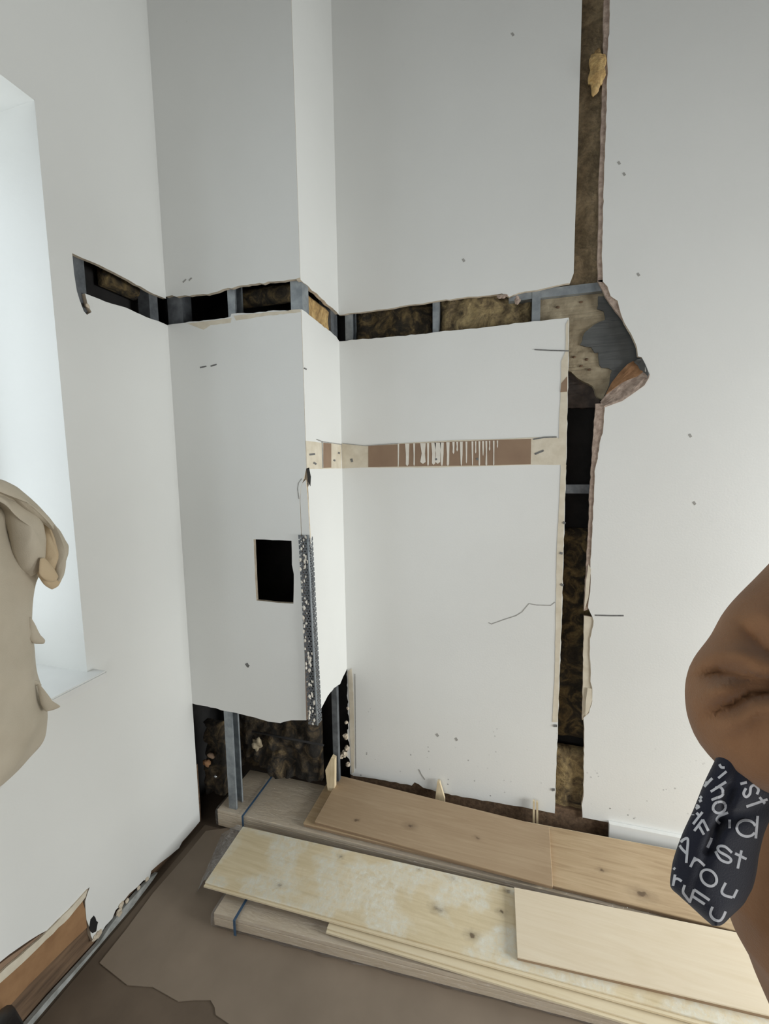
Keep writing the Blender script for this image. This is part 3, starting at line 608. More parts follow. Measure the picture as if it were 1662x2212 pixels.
# ------------------------------------------------------------------ timber stacks
T = .0145
def quad(z, pts): return [(onz(z, *p).x, onz(z, *p).y) for p in pts]
def board(name, q, z0, mat, label, edge=None, tongue=None, group=None, t=T):
    """oak board with grooved long edges; tongue: (i,j) corner indices of the long edge that carries a cream tongue"""
    root = bpy.data.objects.new(name, None); C.objects.link(root)
    c = sum((Vector((p[0], p[1], z0)) for p in q), Vector())/4; root.location = c
    loc = [(p[0]-c.x, p[1]-c.y) for p in q]
    if callable(mat): mat = mat(c, z0+t)
    prism('wear_layer', loc, t*.62, t, mat, root, .0010)
    ins = [(p[0]*.998, p[1]*.975) for p in loc]
    prism('core_layer', ins, .0, t*.62, edge or M_groove, root, 0)
    if tongue:
        i, j = tongue; a, b = Vector(loc[i]), Vector(loc[j]); n = Vector((-(b-a).y, (b-a).x)).normalized()
        if n.dot((a+b)/2) < 0: n = -n
        prism('tongue', [a-n*.004, b-n*.004, b+n*.007, a+n*.007], t*.25, t*.6, M_tong, root, 0)
    return tag(root, label, 'board', group)
def pack(name, q, z0, z1, nb, label, strapx=None, seed=0, tail=None):
    """bundle of boards shrink-wrapped in film"""
    root = bpy.data.objects.new(name, None); C.objects.link(root)
    c = sum((Vector((p[0], p[1], z0)) for p in q), Vector())/4; root.location = c
    loc = [Vector((p[0]-c.x, p[1]-c.y)) for p in q]; h = z1-z0; t = (h-.006)/nb
    for k in range(nb):
        s = .985 if k % 2 else .978
        prism('wrapped_board', [(p.x*.995, p.y*s*.97) for p in loc], .003+k*t, .003+(k+1)*t-.0012, M_packw, root, .001)
    # film shell: rounded box, gridded and wrinkled
    bm = bmesh.new(); a = 90; b = 10; d = 5
    def P(u, v, wv): 
        p = loc[0].lerp(loc[1], u).lerp(loc[3].lerp(loc[2], u), v); return Vector((p.x, p.y, wv*h))
    vmap = {}
    def vert(i, j, k):
        key = (i, j, k)
        if key not in vmap:
            p = P(i/a, j/b, k/d); 
            r = noise.fractal(Vector((p.x*14, p.y*40, p.z*60+seed)), 1., 2., 3)*.006
            nrm = Vector((p.x*0, p.y, (k/d-.5)*.1)).normalized() if True else None
            q2 = p+nrm*r
            if j in (0, b) and k in (0, d): q2.y *= .985; q2.z = q2.z*.9+h*.05
            if k == d: q2.z = min(q2.z, h)
            if k == 0: q2.z = max(q2.z, 0.)
            vmap[key] = bm.verts.new(q2)
        return vmap[key]
    for i in range(a):
        for j in range(b):
            for k in (0, d): bm.faces.new([vert(i, j, k), vert(i+1, j, k), vert(i+1, j+1, k), vert(i, j+1, k)])
        for k in range(d):
            for j in (0, b): bm.faces.new([vert(i, j, k), vert(i+1, j, k), vert(i+1, j, k+1), vert(i, j, k+1)])
    for j in range(b):
        for k in range(d):
            for i in (0, a): bm.faces.new([vert(i, j, k), vert(i, j+1, k), vert(i, j+1, k+1), vert(i, j, k+1)])
    bmesh.ops.recalc_face_normals(bm, faces=bm.faces); me = bpy.data.meshes.new('film_wrap'); bm.to_mesh(me); bm.free()
    link('film_wrap', me, M_film, root, True)
    if strapx is not None:
        for u in strapx:
            f0 = loc[0].lerp(loc[1], u); f1 = loc[3].lerp(loc[2], u); du = (loc[1]-loc[0]).normalized()*.004; e = (f0-f1).normalized()*.004
            pr = [(f0-f1*0+e, -.001), (f0+e, h+.003), (f1-e, h+.003), (f1-e, -.001)]
            vs = []; 
            for (p, zz) in pr:
                for s in (-1, 1): vs.append((p.x+s*du.x, p.y+s*du.y, max(zz, .0005)))
            o = mesh('strap', vs, [(0, 1, 3, 2), (2, 3, 5, 4), (4, 5, 7, 6)], M_strap, root); md = o.modifiers.new('thickness', 'SOLIDIFY'); md.thickness = .001
    return tag(root, label, 'wrapped boards')
ZB = .004
# rear stack
zt = .078
rp = quad(zt, [(465, 1748), (1640, 2010), (1640, 1880), (540, 1658)])
q0, q3 = Vector(rp[0]), Vector(rp[3])
rearq = [(q0.x, q0.y), (1.55, -.300), (1.55, -.075), (q3.x, q3.y)]
pack('wrapped_board_pack', rearq, ZB, zt, 5, 'film-wrapped pack of boards with blue strap, rear, poking into the chase', [.062], 1)
z1 = zt+T+.001
b1 = quad(z1, [(655, 1778), (1600, 2012)]); bb1 = quad(z1, [(712, 1690), (1190, 1785), (1460, 1836)])
def extend(a, b, x): t = (x-a[0])/(b[0]-a[0]); return (x, a[1]+(b[1]-a[1])*t)
bl = extend(bb1[1], bb1[2], b1[0][0]+.003)
board('oak_board', [b1[0], extend(b1[0], b1[1], 1.5), extend(bb1[1], bb1[2], 1.5), bl], zt+.001, M_oak2, 'oak board with cream tongue on the rear pack, beneath the knotty board', None, (3, 2))
z2 = z1+T+.0005
board('oak_board', quad(z2, [(680, 1774), (1195, 1914), (1187, 1787), (735, 1675)]), z1+.0005, M_oak, 'tan knotty oak board lying topmost on the rear stack', None, None)
# front stack
zp = .052
pf = [onz(ZB+.02, 450, 1990), onz(ZB+.002, 1250, 2214)]
pk = [(pf[0].x+.01, pf[0].y), extend((pf[0].x, pf[0].y), (pf[1].x, pf[1].y+.004), 1.6), (1.6, -.335), (pf[0].x+.005, -.37)]
pack('wrapped_board_pack', pk, ZB, zp, 3, 'shiny film-wrapped pack of boards at the bottom of the front stack', [.045], 5)
zl = zp+T+.001
l0 = quad(zl, [(712, 1990), (1300, 2160)])
F1f = quad(zl+T, [(443, 1906), (1118, 2092)]); F1b = quad(zl+T, [(525, 1785), (1110, 1918)])
board('oak_board', [(l0[0][0], F1f[0][1]-.010), (1.58, F1f[1][1]-.018), (1.58, -.33), (l0[0][0], -.36)], zp+.001, M_tong, 'cream edged board squeezed between shiny pack and filmed board', None, (0, 1))
board('oak_board', [F1f[0], extend(F1f[0], F1f[1], 1.56), extend(F1b[0], F1b[1], 1.56), F1b[0]], zl+.0005, M_pale, 'pale oak board with milky film patches in the front stack', None, (0, 1))
zz = zl+T+.001+T
F2 = quad(zz, [(1118, 2066), (1662, 2192), (1610, 2017), (1111, 1916)])
board('oak_board', [F2[0], extend(F2[0], F2[1], 1.54), extend(F2[3], F2[2], 1.54), F2[3]], zl+T+.001, M_pale2, 'clean pale oak board lying topmost on the front stack', None, None)
# loose film sleeve sticking out at the left end of the filmed board
def film_sheet(name, px, z, label, seed):
    pts = quad(z, px); a, b = 22, 22; vs, fs = [], []
    A, B, Cc, D = [Vector(p) for p in pts]
    for j in range(b+1):
        for i in range(a+1):
            p = A.lerp(B, i/a).lerp(D.lerp(Cc, i/a), j/b)
            h = abs(noise.fractal(Vector((p.x*16, p.y*16, seed)), 1., 2., 4))*.022
            vs.append((p.x, p.y, max(.0046, z*min(1, (i/a)*1.4)+h*.8)))
    for j in range(b):
        for i in range(a): k = j*(a+1)+i; fs.append((k, k+1, k+a+2, k+a+1))
    o = mesh(name, vs, fs, M_film2, None, True); return tag(o, label, 'plastic film')
film_sheet('plastic_film', [(420, 1900), (452, 1906), (528, 1788), (478, 1770)], .062, 'crumpled clear plastic film at left end of the front stack', 3)

# ------------------------------------------------------------------ wedges, sticks and debris
def wedge(pts, y, t, label):
    c = Vector((pts[0][0], y, .0)); root_pts = [(p[0]-c.x, p[1]) for p in pts]
    n = len(pts); vs = [(p[0], 0, p[1]) for p in root_pts]+[(p[0], t, p[1]) for p in root_pts]
    fs = [tuple(range(n)), tuple(range(n, 2*n))[::-1]]+[(i, (i+1) % n, (i+1) % n+n, i+n) for i in range(n)]
    o = mesh('wood_wedge', vs, fs, M_wedge); o.location = c; return tag(o, label, 'wedge')
PL['W'] = (1, -.022, -1)
p = P2('W', [(941, 1724), (961, 1727), (950, 1690), (945, 1689)]); wedge([(p[0][0], .004), (p[1][0], .004), p[1], p[2], p[3], p[0]], -.022, .014, 'pointed pale wood wedge between wall and knotty board')
p = P2('W', [(1152, 1772), (1157, 1773), (1156, 1732), (1152, 1731)]); wedge([(p[0][0], .004), (p[1][0], .004), p[2], p[3]], -.022, .010, 'left of two thin upright wood slips by the vertical cut')
p = P2('W', [(1160, 1774), (1165, 1775), (1163, 1734), (1159, 1733)]); wedge([(p[0][0], .004), (p[1][0], .004), p[2], p[3]], -.022, .010, 'right of two thin upright wood slips by the vertical cut')
PL['V'] = (1, -.115, -1)
p = P2('V', [(708, 1684), (722, 1690), (723, 1640), (716, 1636), (703, 1664)]); wedge([(p[0][0], .082), (p[1][0], .082), p[2], p[3], p[4]], -.115, .02, 'short pale wood offcut on the wrapped pack inside the chase')
# ragged near-black wool, paper scraps and foil inside the open chase
fluff('dark_wool', 'F', [(438, 1560), (484, 1722)], -.075, M_rub2, wf, .030, .008, 21, 13)
fluff('dark_wool', 'F', [(508, 1520), (694, 1690)], -.215, M_rub2, wf, .040, .008, 22, 9)
for nm, px, py, off, rad, mat in (('torn_paper', 448, 1650, -.048, (.016, .010, .013), M_torn), ('torn_paper', 458, 1632, -.05, (.020, .008, .008), M_brownp), ('mortar_lump', 556, 1606, -.14, (.020, .012, .026), M_mort), ('foil_scrap', 466, 1676, -.040, (.008, .006, .006), M_foil)):
    g = on('F', px, py, off); blob(nm, (g[0], DF-off, g[1]), rad, mat, wf, px, .7, 60, 3)
def stick(a, b, r, mat, label):
    a, b = Vector(a), Vector(b); v, f = loft(tube_rings([Vector((0, 0, 0)), b-a], [r, r], (.1, 1, .3)), 8); o = mesh('cable', v, f, mat, None, True); o.location = a; tag(o, label, 'cable')
stick(cam_pt(545, 1580, 1.70), cam_pt(700, 1610, 1.68), .004, M_void, 'thin dark cable running across inside the chase')

# ------------------------------------------------------------------ beige jacket on a stand, left edge
def pillow(outline, pt, depth, dn, h, rings=(1., .96, .88, .75, .55, .3), fold=0., fr=20., sd=0., per=3):
    """inflated cloth shape from an outline; pt(px, py) -> point, dn = unit normal towards the viewer"""
    ol = []
    for i, p in enumerate(outline):
        q = outline[(i+1) % len(outline)]
        for k in range(per): ol.append((p[0]+(q[0]-p[0])*k/per, p[1]+(q[1]-p[1])*k/per))
    n = len(ol); cx = sum(p[0] for p in ol)/n; cy = sum(p[1] for p in ol)/n; V, F = [], []
    for side in (1, -1):
        for s in rings:
            for p in ol:
                q = pt(cx+(p[0]-cx)*s, cy+(p[1]-cy)*s, depth); z = h*math.sqrt(max(0, 1-s*s))
                d = noise.fractal(Vector((q.x*fr, q.y*fr, q.z*fr*.5+sd)), 1., 2., 3)*fold*min(1, (1-s)*5)
                V.append(q+dn*(side*z*(1. if side > 0 else .6)+d))
        V.append(pt(cx, cy, depth)+dn*(side*h*(1. if side > 0 else .6)))
    m = len(rings)*n+1
    for s0 in (0, m):
        for r in range(len(rings)-1):
            for i in range(n): j = (i+1) % n; F.append((s0+r*n+i, s0+r*n+j, s0+(r+1)*n+j, s0+(r+1)*n+i))
        for i in range(n): F.append((s0+(len(rings)-1)*n+i, s0+(len(rings)-1)*n+(i+1) % n, s0+m-1))
    for i in range(n): j = (i+1) % n; F.append((i, j, m+j, m+i))
    return V, F
def jacket():
    Dx = lambda px: .90-(70-px)*.0009
    pt = lambda px, py, dd=0.: cam_pt(px, py, Dx(px)-dd)
    root = bpy.data.objects.new('jacket', None); C.objects.link(root); base = pt(-80, 1720); root.location = base
    al = pt(80, 1400)-pt(-80, 1400); al.z = 0; al.normalize(); dn = Vector((al.y, -al.x, 0))
    if dn.dot(CAM-base) < 0: dn = -dn
    def part(name, V, F, mat, sub=1):
        o = mesh(name, [Vector(v)-base for v in V], F, mat, root, True)
        if sub: m = o.modifiers.new('smooth', 'SUBSURF'); m.levels = m.render_levels = sub
        return o
    rows = spline([(1094, 6), (1110, 22), (1150, 27), (1200, 50), (1236, 80), (1262, 72), (1320, 66), (1400, 75), (1450, 80), (1480, 88), (1530, 100), (1560, 100), (1600, 92), (1640, 58), (1690, 6), (1715, -40), (1735, -90)], 4)
    V, F, seg = [], [], 48
    for py, xr in rows:
        xl = -230; xl = xl if py < 1640 else xl+(py-1640)*1.2
        A, B = pt(xl, py), pt(xr-5, py); c = (A+B)/2; hv = (B-A)/2; th = min(.040, hv.length*.5)
        for k in range(seg):
            a = 2*math.pi*k/seg; p = c+hv*math.copysign(abs(math.cos(a))**.8, math.cos(a))+dn*th*math.sin(a)
            w = noise.fractal(Vector((p.x*9+p.z*5, p.y*9, p.z*3.2)), 1., 2., 3)
            dia = noise.noise(Vector((p.z*16+p.y*9, p.y*5, 2.)))*.5
            V.append(p+dn*(w*.018+dia*.014)*abs(math.sin(a)))
    for i in range(len(rows)-1):
        for k in range(seg): k2 = (k+1) % seg; F.append((i*seg+k, i*seg+k2, (i+1)*seg+k2, (i+1)*seg+k))
    F.append(tuple(range(seg))); F.append(tuple((len(rows)-1)*seg+k for k in range(seg)))
    part('jacket_body', V, F, M_beige)
    part('hood_fold', *pillow([(-30, 1062), (10, 1064), (48, 1072), (72, 1096), (84, 1130), (90, 1170), (88, 1205), (84, 1238), (66, 1246), (44, 1226), (32, 1196), (27, 1150), (20, 1105), (4, 1082), (-30, 1076)], pt, .055, dn, .030, fold=.014, fr=22, sd=1.), M_beige)
    part('shoulder_band', *pillow([(-40, 1034), (4, 1035), (34, 1050), (62, 1074), (88, 1102), (108, 1122), (124, 1142), (118, 1150), (100, 1132), (76, 1116), (52, 1094), (28, 1072), (0, 1058), (-40, 1052)], pt, .078, dn, .012, fold=.006, fr=30, sd=2.), M_beige)
    part('cuff_edge', *pillow([(112, 1128), (126, 1142), (136, 1162), (145, 1176), (142, 1200), (136, 1222), (134, 1250), (126, 1258), (120, 1230), (124, 1196), (120, 1160)], pt, .082, dn, .012, fold=.004, fr=40, sd=3.), M_beige)
    part('cuff_lining', *pillow([(96, 1122), (112, 1130), (126, 1160), (129, 1200), (132, 1250), (124, 1268), (112, 1274), (98, 1266), (84, 1244), (83, 1216), (90, 1202), (92, 1160), (98, 1146)], pt, .066, dn, .020, fold=.010, fr=34, sd=4.), M_beige2)
    part('cuff_shadow_fold', *pillow([(86, 1206), (96, 1204), (112, 1222), (126, 1246), (120, 1256), (108, 1258), (96, 1252), (84, 1240)], pt, .086, dn, .006, fold=.003, fr=34, sd=5.), M_beige2)
    part('pocket_flap', *pillow([(62, 1328), (72, 1350), (84, 1372), (97, 1384), (95, 1391), (74, 1391), (60, 1380)], pt, .045, dn, .008, fold=.002), M_beige)
    part('hem_flap', *pillow([(80, 1474), (92, 1490), (110, 1514), (131, 1527), (118, 1533), (98, 1538), (88, 1520)], pt, .055, dn, .009, fold=.002), M_beige)
    part('front_fold', *pillow([(66, 1326), (60, 1360), (54, 1400), (50, 1450), (40, 1456), (44, 1400), (54, 1345)], pt, .040, dn, .010), M_beige)
    part('waist_tuck', *pillow([(-120, 1450), (-40, 1455), (20, 1460), (84, 1470), (92, 1482), (30, 1480), (-40, 1474), (-120, 1470)], pt, .042, dn, .010, fold=.004), M_beige)
    tag(root, 'rumpled beige canvas jacket hanging at left edge in front of window sill', 'jacket')
    D = .7
    # stand that carries it
    st = bpy.data.objects.new('coat_stand', None); C.objects.link(st); c = pt(-95, 1300)-dn*.075; st.location = (c.x, c.y, 0)
    v, f = loft([(Vector((0, 0, z)), Vector((r, 0, 0)), Vector((0, r, 0))) for z, r in ((.03, .016), (.6, .016), (1.2, .016), (1.47, .014))], 12); mesh('pole', v, f, M_black, st, True)
    for k, ang in enumerate((.15, 2.25, 4.35)):
        d = Vector((math.cos(ang), math.sin(ang), 0)); r = [(Vector((0, 0, .21)), .015), (d*.06+Vector((0, 0, .195)), .018), (d*.105+Vector((0, 0, .165)), .019), (d*.135+Vector((0, 0, .09)), .018), (d*.14+Vector((0, 0, .018)), .018)]
        v, f = loft(tube_rings([a for a, b in r], [b for a, b in r], (0, 0, 1)), 12); mesh('foot', v, f, M_black, st, True)
    v, f = loft(tube_rings([Vector((-.06, 0, 1.45)), Vector((0, 0, 1.43)), Vector((.06, 0, 1.45))], [.009]*3, (0, 1, 0)), 8); mesh('hook', v, f, M_black, st, True)
    tag(st, 'black coat stand at left edge under the beige jacket', 'coat stand')
jacket()

# ------------------------------------------------------------------ person in brown, right edge
def remesh(o, vox, smooth=6):
    m = o.modifiers.new('remesh', 'REMESH'); m.mode = 'VOXEL'; m.voxel_size = vox; m.use_smooth_shade = True
    if smooth: s = o.modifiers.new('soft', 'SMOOTH'); s.iterations = smooth; s.factor = .5
def merged(parts):
    V, F = [], []
    for v, f in parts: n = len(V); V += list(v); F += [tuple(i+n for i in q) for q in f]
    return V, F
def person():
    D = .50; right = Vector((.960, .279, 0)); fwd = Vector((-.279, .960, 0)); up = Vector((0, 0, 1))
    c0 = cam_pt(1942, 1500, D); base = Vector((c0.x, c0.y, 0)); root = bpy.data.objects.new('person', None); C.objects.link(root); root.location = base
    Z = lambda z: Vector((0, 0, z))
    def put(name, V, F, mat, par=root, vox=.008, sm=4):
        o = mesh(name, V, F, mat, par, True)
        if vox: remesh(o, vox, sm)
        return o
    # hoodie: torso and both sleeves, one surface
    tor = [(.60, .060, .06), (.66, .095, .085), (.70, .113, .098), (.735, .127, .105), (.775, .150, .115), (.835, .166, .122), (.885, .158, .118), (.93, .146, .112), (.98, .138, .110), (1.06, .138, .112), (1.16, .145, .118), (1.26, .155, .118), (1.34, .158, .108), (1.40, .125, .085), (1.44, .075, .07)]
    lean = lambda z: right*max(0, min(.085, (z-.95)*.28))
    parts = [loft([(Z(z)+lean(z), right*rx, fwd*ry) for z, rx, ry in tor], 32)]
    def arm(path, n=6): 
        s = spline(path, n); return loft(tube_rings([Vector(p[:3]) for p in s], [p[3] for p in s], tuple(fwd)), 22)
    def q(px, py, d, r): p = cam_pt(px, py, d)-base; return (p.x, p.y, p.z, r)
    larm = [q(1905, 1130, .56, .056), q(1850, 1200, .55, .060), q(1800, 1262, .54, .062), q(1757, 1314, .53, .063), q(1697, 1382, .515, .063), q(1660, 1440, .50, .060), q(1632, 1490, .495, .063), q(1622, 1525, .49, .062), q(1640, 1568, .495, .065), q(1700, 1598, .505, .061), q(1790, 1622, .53, .054), q(1870, 1640, .56, .045)]
    parts.append(arm(larm))
    rs = right*.25+Z(1.34); ra = [(rs.x, rs.y, rs.z, .066)]
    for off, z, r in ((right*.30, 1.20, .06), (right*.31, 1.05, .055), (right*.28+fwd*.08, .95, .05), (right*.22+fwd*.18, .90, .042)): ra.append((off.x, off.y, z, r))
    parts.append(arm(ra))
    hd = put('hoodie', *merged(parts), M_brown, root, .0055, 4)
    # press the deep sleeve creases into the cloth
    bpy.context.view_layer.update(); dg = bpy.context.evaluated_depsgraph_get(); me = bpy.data.meshes.new_from_object(hd.evaluated_get(dg)); hd.modifiers.clear(); hd.data = me
    cr = [([(1508, 1457), (1551, 1453), (1606, 1459), (1720, 1484)], 10, .028), ([(1525, 1548), (1583, 1520), (1619, 1499), (1720, 1488)], 10, .030), ([(1600, 1345), (1640, 1385), (1720, 1455)], 12, .018), ([(1500, 1590), (1560, 1585), (1600, 1600)], 22, .006), ([(1640, 1640), (1650, 1590), (1640, 1560)], 18, .005)]
    Rt = R3.transposed()
    for v in me.vertices:
        p = base+v.co; d = Rt @ (p-CAM)
        if d.y < .05: continue
        px, py = 831+FPX*d.x/d.y, 1106-FPX*d.z/d.y
        if not (1450 < px < 1760 and 1200 < py < 1760): continue
        mv = 0
        for pl, wd, dep in cr:
            best, along = 1e9, 0.
            for k_, ((ax, ay), (bx, by)) in enumerate(zip(pl, pl[1:])):
                t = max(0, min(1, ((px-ax)*(bx-ax)+(py-ay)*(by-ay))/((bx-ax)**2+(by-ay)**2))); dd = math.hypot(px-ax-(bx-ax)*t, py-ay-(by-ay)*t)
                if dd < best: best, along = dd, (k_+t)/(len(pl)-1)
            tp = min(1., .25+along*2.2)
            mv += tp*dep*(.55*math.exp(-(best/(wd*.8))**2)+.45*math.exp(-(best/(wd*2.6))**2)) - tp*dep*.30*math.exp(-((best-wd*4.)/(wd*1.8))**2)
        mv += noise.fractal(p*20, 1., 2., 2)*.003
        vd = (p-CAM).normalized(); fc = max(0., -v.normal.dot(vd)); v.co += vd*(mv*min(1., fc*2.2))
    for q_ in me.polygons: q_.use_smooth = True
    HO = right*.085
    v, f = loft([(Z(z)+HO-fwd*o, right*a, fwd*b) for z, o, a, b in ((1.38, .03, .09, .075), (1.42, .05, .11, .085), (1.46, .06, .10, .07), (1.49, .05, .07, .05))], 24); put('hood', v, f, M_brown)
    # body: head, neck, hands
    head = [(1.42, .052, .055, 0), (1.48, .05, .055, 0), (1.52, .058, .075, .02), (1.56, .068, .09, .02), (1.62, .076, .098, .01), (1.68, .075, .096, 0), (1.73, .055, .07, -.005), (1.755, .02, .03, -.005)]
    bp = [loft([(Z(z)+HO+fwd*o, right*a, fwd*b) for z, a, b, o in head], 24)]
    bp.append(loft([(Z(z)+HO+fwd*(.10+o), right*a, fwd*b) for z, a, b, o in ((1.595, .010, .012, .012), (1.575, .016, .018, .018), (1.56, .014, .012, .01))], 10))     # nose
    for s in (-1, 1): bp.append(loft([(Z(z)+HO+right*s*.077, fwd*a, right*b) for z, a, b in ((1.565, .008, .006), (1.585, .016, .009), (1.61, .018, .010), (1.625, .008, .006))], 10))   # ears
    def hand(w, d, side):
        w = Vector(w); d = d.normalized(); n = Vector((0, 0, 1)).cross(d).normalized()
        bp.append(loft([(w+d*t, n*a, up*b) for t, a, b in ((-.05, .024, .022), (0, .026, .02), (.04, .04, .016), (.085, .04, .014), (.095, .03, .01))], 14))
        for k, L in enumerate((.07, .08, .075, .058)):
            s0 = w+d*.085+n*(.029-.0195*k); bp.append(arm([(*s0, .0088), (*(s0+d*L*.5-up*.006), .0082), (*(s0+d*L-up*.026), .0065)], 3))
        s0 = w+d*.02+n*side*.03; bp.append(arm([(*s0, .011), (*(s0+d*.03+n*side*.025), .010), (*(s0+d*.065+n*side*.03-up*.008), .008)], 3))
    le = Vector(larm[-1][:3]); hand(le+(Vector(larm[-1][:3])-Vector(larm[-2][:3])).normalized()*.03, Vector(larm[-1][:3])-Vector(larm[-2][:3]), -1)
    re = Vector(ra[-1][:3]); hand(re+(re-Vector(ra[-2][:3])).normalized()*.03, re-Vector(ra[-2][:3]), 1)
    # arms inside the sleeves join hands and head into one body
    nk = Z(1.40)+HO; lsh = Vector(larm[0][:3]); lsh.z = 1.36
    bp.append(arm([(*nk, .05), (*(-right*.12+HO+Z(1.36)), .04), *[(p[0], p[1], p[2], .034) for p in larm[2:]]], 3)); bp.append(arm([(*nk, .05), (*(right*.12+HO+Z(1.36)), .04), *[(p[0], p[1], p[2], .032) for p in ra]], 3))
    bo = put('body', *merged(bp), M_skin, root, .004, 2)
    for s in (-1, 1):
        v, f = loft([(Z(1.60)+HO+fwd*(.098+t)+right*s*.032, right*r, up*r*.6) for t, r in ((-.006, .008), (0, .012), (.004, .008), (.006, .003))], 10); put('eye', v, f, M_eye, bo, 0)
    v, f = loft([(Z(1.53)+HO+fwd*(.088+t), right*r, up*r*.28) for t, r in ((0, .02), (.006, .018), (.009, .01))], 12); put('mouth', v, f, M_torn, bo, 0)
    v, f = loft([(Z(z)+HO-fwd*o, right*a, fwd*b) for z, o, a, b in ((1.49, .045, .05, .03), (1.54, .04, .075, .06), (1.62, .02, .086, .09), (1.69, .008, .085, .10), (1.74, .004, .062, .078), (1.772, .004, .02, .03))], 24); put('hair', v, f, M_hair, root, .006, 3)
    legs = []
    for s in (-1, 1): legs.append(loft([(Z(z)+right*(.085+s*o*.85), right*a, fwd*a*1.05) for z, o, a in ((.80, .07, .09), (.70, .08, .085), (.50, .09, .07), (.45, .092, .066), (.30, .095, .062), (.10, .1, .052), (.06, .1, .05))], 20))
    put('trousers', *merged(legs), M_brown, root, .008, 3)
    for s in (-1, 1):
        v, f = loft([(right*(.085+s*.085)+fwd*t+Z(h*.5+.0), right*a, up*h*.5) for t, a, h in ((-.09, .022, .07), (-.06, .038, .10), (0, .042, .10), (.06, .044, .075), (.13, .046, .06), (.17, .03, .045), (.185, .01, .03))], 16); put('shoe', v, f, M_black, root, 0)
    tag(root, 'person in brown fleece hoodie with bent elbow at the right edge', 'person')
person()
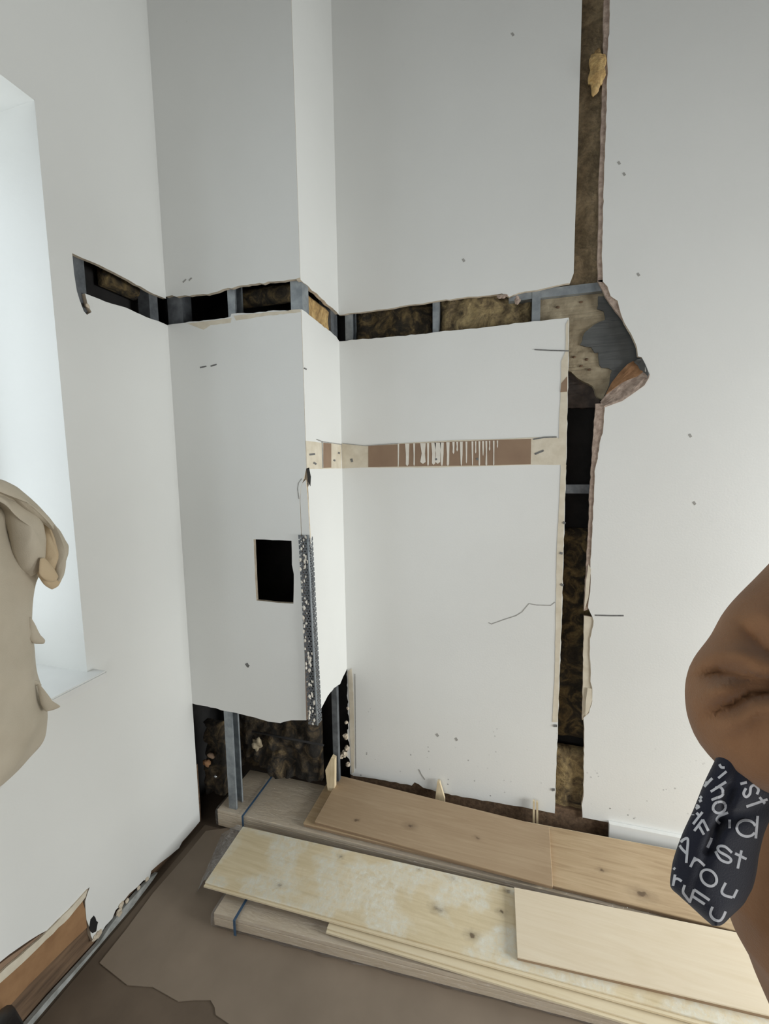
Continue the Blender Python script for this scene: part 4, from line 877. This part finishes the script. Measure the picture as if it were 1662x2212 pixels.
# navy printed cloth hanging from under the sleeve
def cloth():
    D = .485; root = bpy.data.objects.new('printed_cloth', None); C.objects.link(root); base = cam_pt(1535, 1998, D); root.location = base
    fwd = R3 @ Vector((0, 1, 0))
    rows = [(1600, 1562, 1700), (1640, 1546, 1690), (1690, 1522, 1680), (1750, 1498, 1672), (1800, 1475, 1652), (1850, 1457, 1640), (1880, 1451, 1636), (1915, 1449, 1628), (1935, 1468, 1618), (1955, 1490, 1606), (1980, 1517, 1580), (1994, 1533, 1566), (2000, 1540, 1556)]
    rr = spline(rows, 4); n = 30; fr, bk = [], []
    for py, xl, xr in rr:
        for i in range(n+1):
            t = i/n; px = xl+(xr-xl)*t; e = math.sin(math.pi*t)**.6
            cre = .010*math.exp(-((px-(1560+(py-1760)*-.35))/14)**2)*(1 if 1690 < py < 1850 else .3)+.012*math.exp(-((py-(1775-(px-1550)*.25))/16)**2)*(1 if px > 1545 else .2)
            fr.append(cam_pt(px, py, D-.022*e+cre*e)); bk.append(cam_pt(px, py, D+.022*e))
    m = n+1; R_ = len(rr); fs = []
    for j in range(R_-1):
        for i in range(n):
            k = j*m+i; fs.append((k, k+1, k+m+1, k+m)); k += R_*m; fs.append((k+m, k+m+1, k+1, k))
    vs = [p-base for p in fr+bk]
    bmx = bmesh.new(); vv = [bmx.verts.new(v) for v in vs]
    for f in fs: bmx.faces.new([vv[i] for i in f])
    bmesh.ops.remove_doubles(bmx, verts=bmx.verts, dist=.0004); bmesh.ops.holes_fill(bmx, edges=bmx.edges[:]); bmesh.ops.recalc_face_normals(bmx, faces=bmx.faces)
    bvh = BVHTree.FromBMesh(bmx); me = bpy.data.meshes.new('cloth_body'); bmx.to_mesh(me); bmx.free(); link('cloth_body', me, M_navy, root, True)
    sc = 222/1364
    def letter(strokes, wd=34):
        V, F = [], []
        for st in strokes:
            st = spline(st, 5) if len(st) > 2 else [np.array(st[0], float)+(np.array(st[1], float)-np.array(st[0], float))*t for t in np.linspace(0, 1, 7)]
            ring = []
            for i, p in enumerate(st):
                a, b = st[max(i-1, 0)], st[min(i+1, len(st)-1)]; t = (b-a)/max(np.linalg.norm(b-a), 1e-6); nn = np.array([-t[1], t[0]])*wd/2; row = []
                for s in (-1, 0, 1):
                    q = p+nn*s; d = ray(1440+q[0]*sc, 1650+q[1]*sc); h = bvh.ray_cast(CAM-base, d)
                    if h[0] is None: row = None; break
                    row.append(h[0]-d.normalized()*.0007)
                ring.append(row)
            for i in range(len(ring)-1):
                if ring[i] and ring[i+1]:
                    k = len(V); V += ring[i]+ring[i+1]; F += [(k, k+1, k+4, k+3), (k+1, k+2, k+5, k+4)]
        if V:
            o = mesh('letter', V, F, M_lett, root); md = o.modifiers.new('thickness', 'SOLIDIFY'); md.thickness = .0004
    def ell(cx, cy, rx, ry, rot, a0=0, a1=360): return [(cx+rx*math.cos(math.radians(a))*math.cos(rot)-ry*math.sin(math.radians(a))*math.sin(rot), cy+rx*math.cos(math.radians(a))*math.sin(rot)+ry*math.sin(math.radians(a))*math.cos(rot)) for a in np.linspace(a0, a1, 13)]
    for L in ([[(705, 5), (730, 45), (775, 50)]], [[(690, 190), (800, 100)]], [[(590, 370), (795, 240)], [(650, 320), (715, 310), (750, 360), (735, 420), (600, 480)]], [ell(705, 575, 86, 72, -.5)],
              [[(820, 645), (700, 690), (668, 745), (712, 792)]], [[(985, 268), (1070, 245)]], [[(1060, 325), (1028, 395), (1060, 440), (1110, 400), (1125, 310), (1175, 285), (1225, 340), (1205, 405)]],
              [[(1060, 565), (1340, 468)], [(1235, 440), (1305, 525)]], [ell(1065, 855, 128, 108, .2, 20, 330), [(1215, 690), (1190, 990)]], [[(500, 300), (610, 190)], [(495, 235), (560, 260)]],
              [[(445, 400), (380, 470), (400, 500), (470, 430)]], [[(470, 480), (380, 530), (430, 570), (360, 610), (350, 680)]], [[(480, 640), (355, 800)], [(400, 650), (450, 700)]],
              [[(370, 890), (485, 740)], [(485, 740), (560, 890)], [(430, 815), (500, 940)]], [[(605, 985), (545, 1110)]], [[(872, 1180), (780, 1100), (690, 1098), (700, 1160), (820, 1230), (862, 1280), (820, 1312), (720, 1270), (650, 1160)]],
              [[(1000, 1150), (950, 1390)], [(915, 1190), (1065, 1265)]], [[(165, 1060), (235, 1000), (285, 1000), (278, 1150), (265, 1315)], [(165, 1060), (205, 1125), (275, 1195)]], [[(385, 1240), (320, 1370)], [(365, 1290), (420, 1275), (510, 1355)]],
              [ell(565, 1515, 122, 92, .85)], [[(790, 1580), (738, 1690), (775, 1745), (880, 1775)], [(945, 1670), (890, 1780)]], [[(115, 1470), (88, 1620)], [(100, 1535), (150, 1525), (205, 1560)]], [[(245, 1610), (222, 1700), (262, 1765), (312, 1830)]],
              [[(370, 1670), (310, 1840)], [(370, 1670), (575, 1812)], [(345, 1755), (510, 1865)]], [[(615, 1900), (585, 1990), (625, 2060), (700, 2085), (750, 2045), (790, 1960)]], [[(95, 1380), (115, 1400)]], [[(840, 740), (840, 850)]]):
        letter(L)
    tag(root, 'navy cloth printed with large white letters hanging below brown sleeve', 'cloth')
cloth()
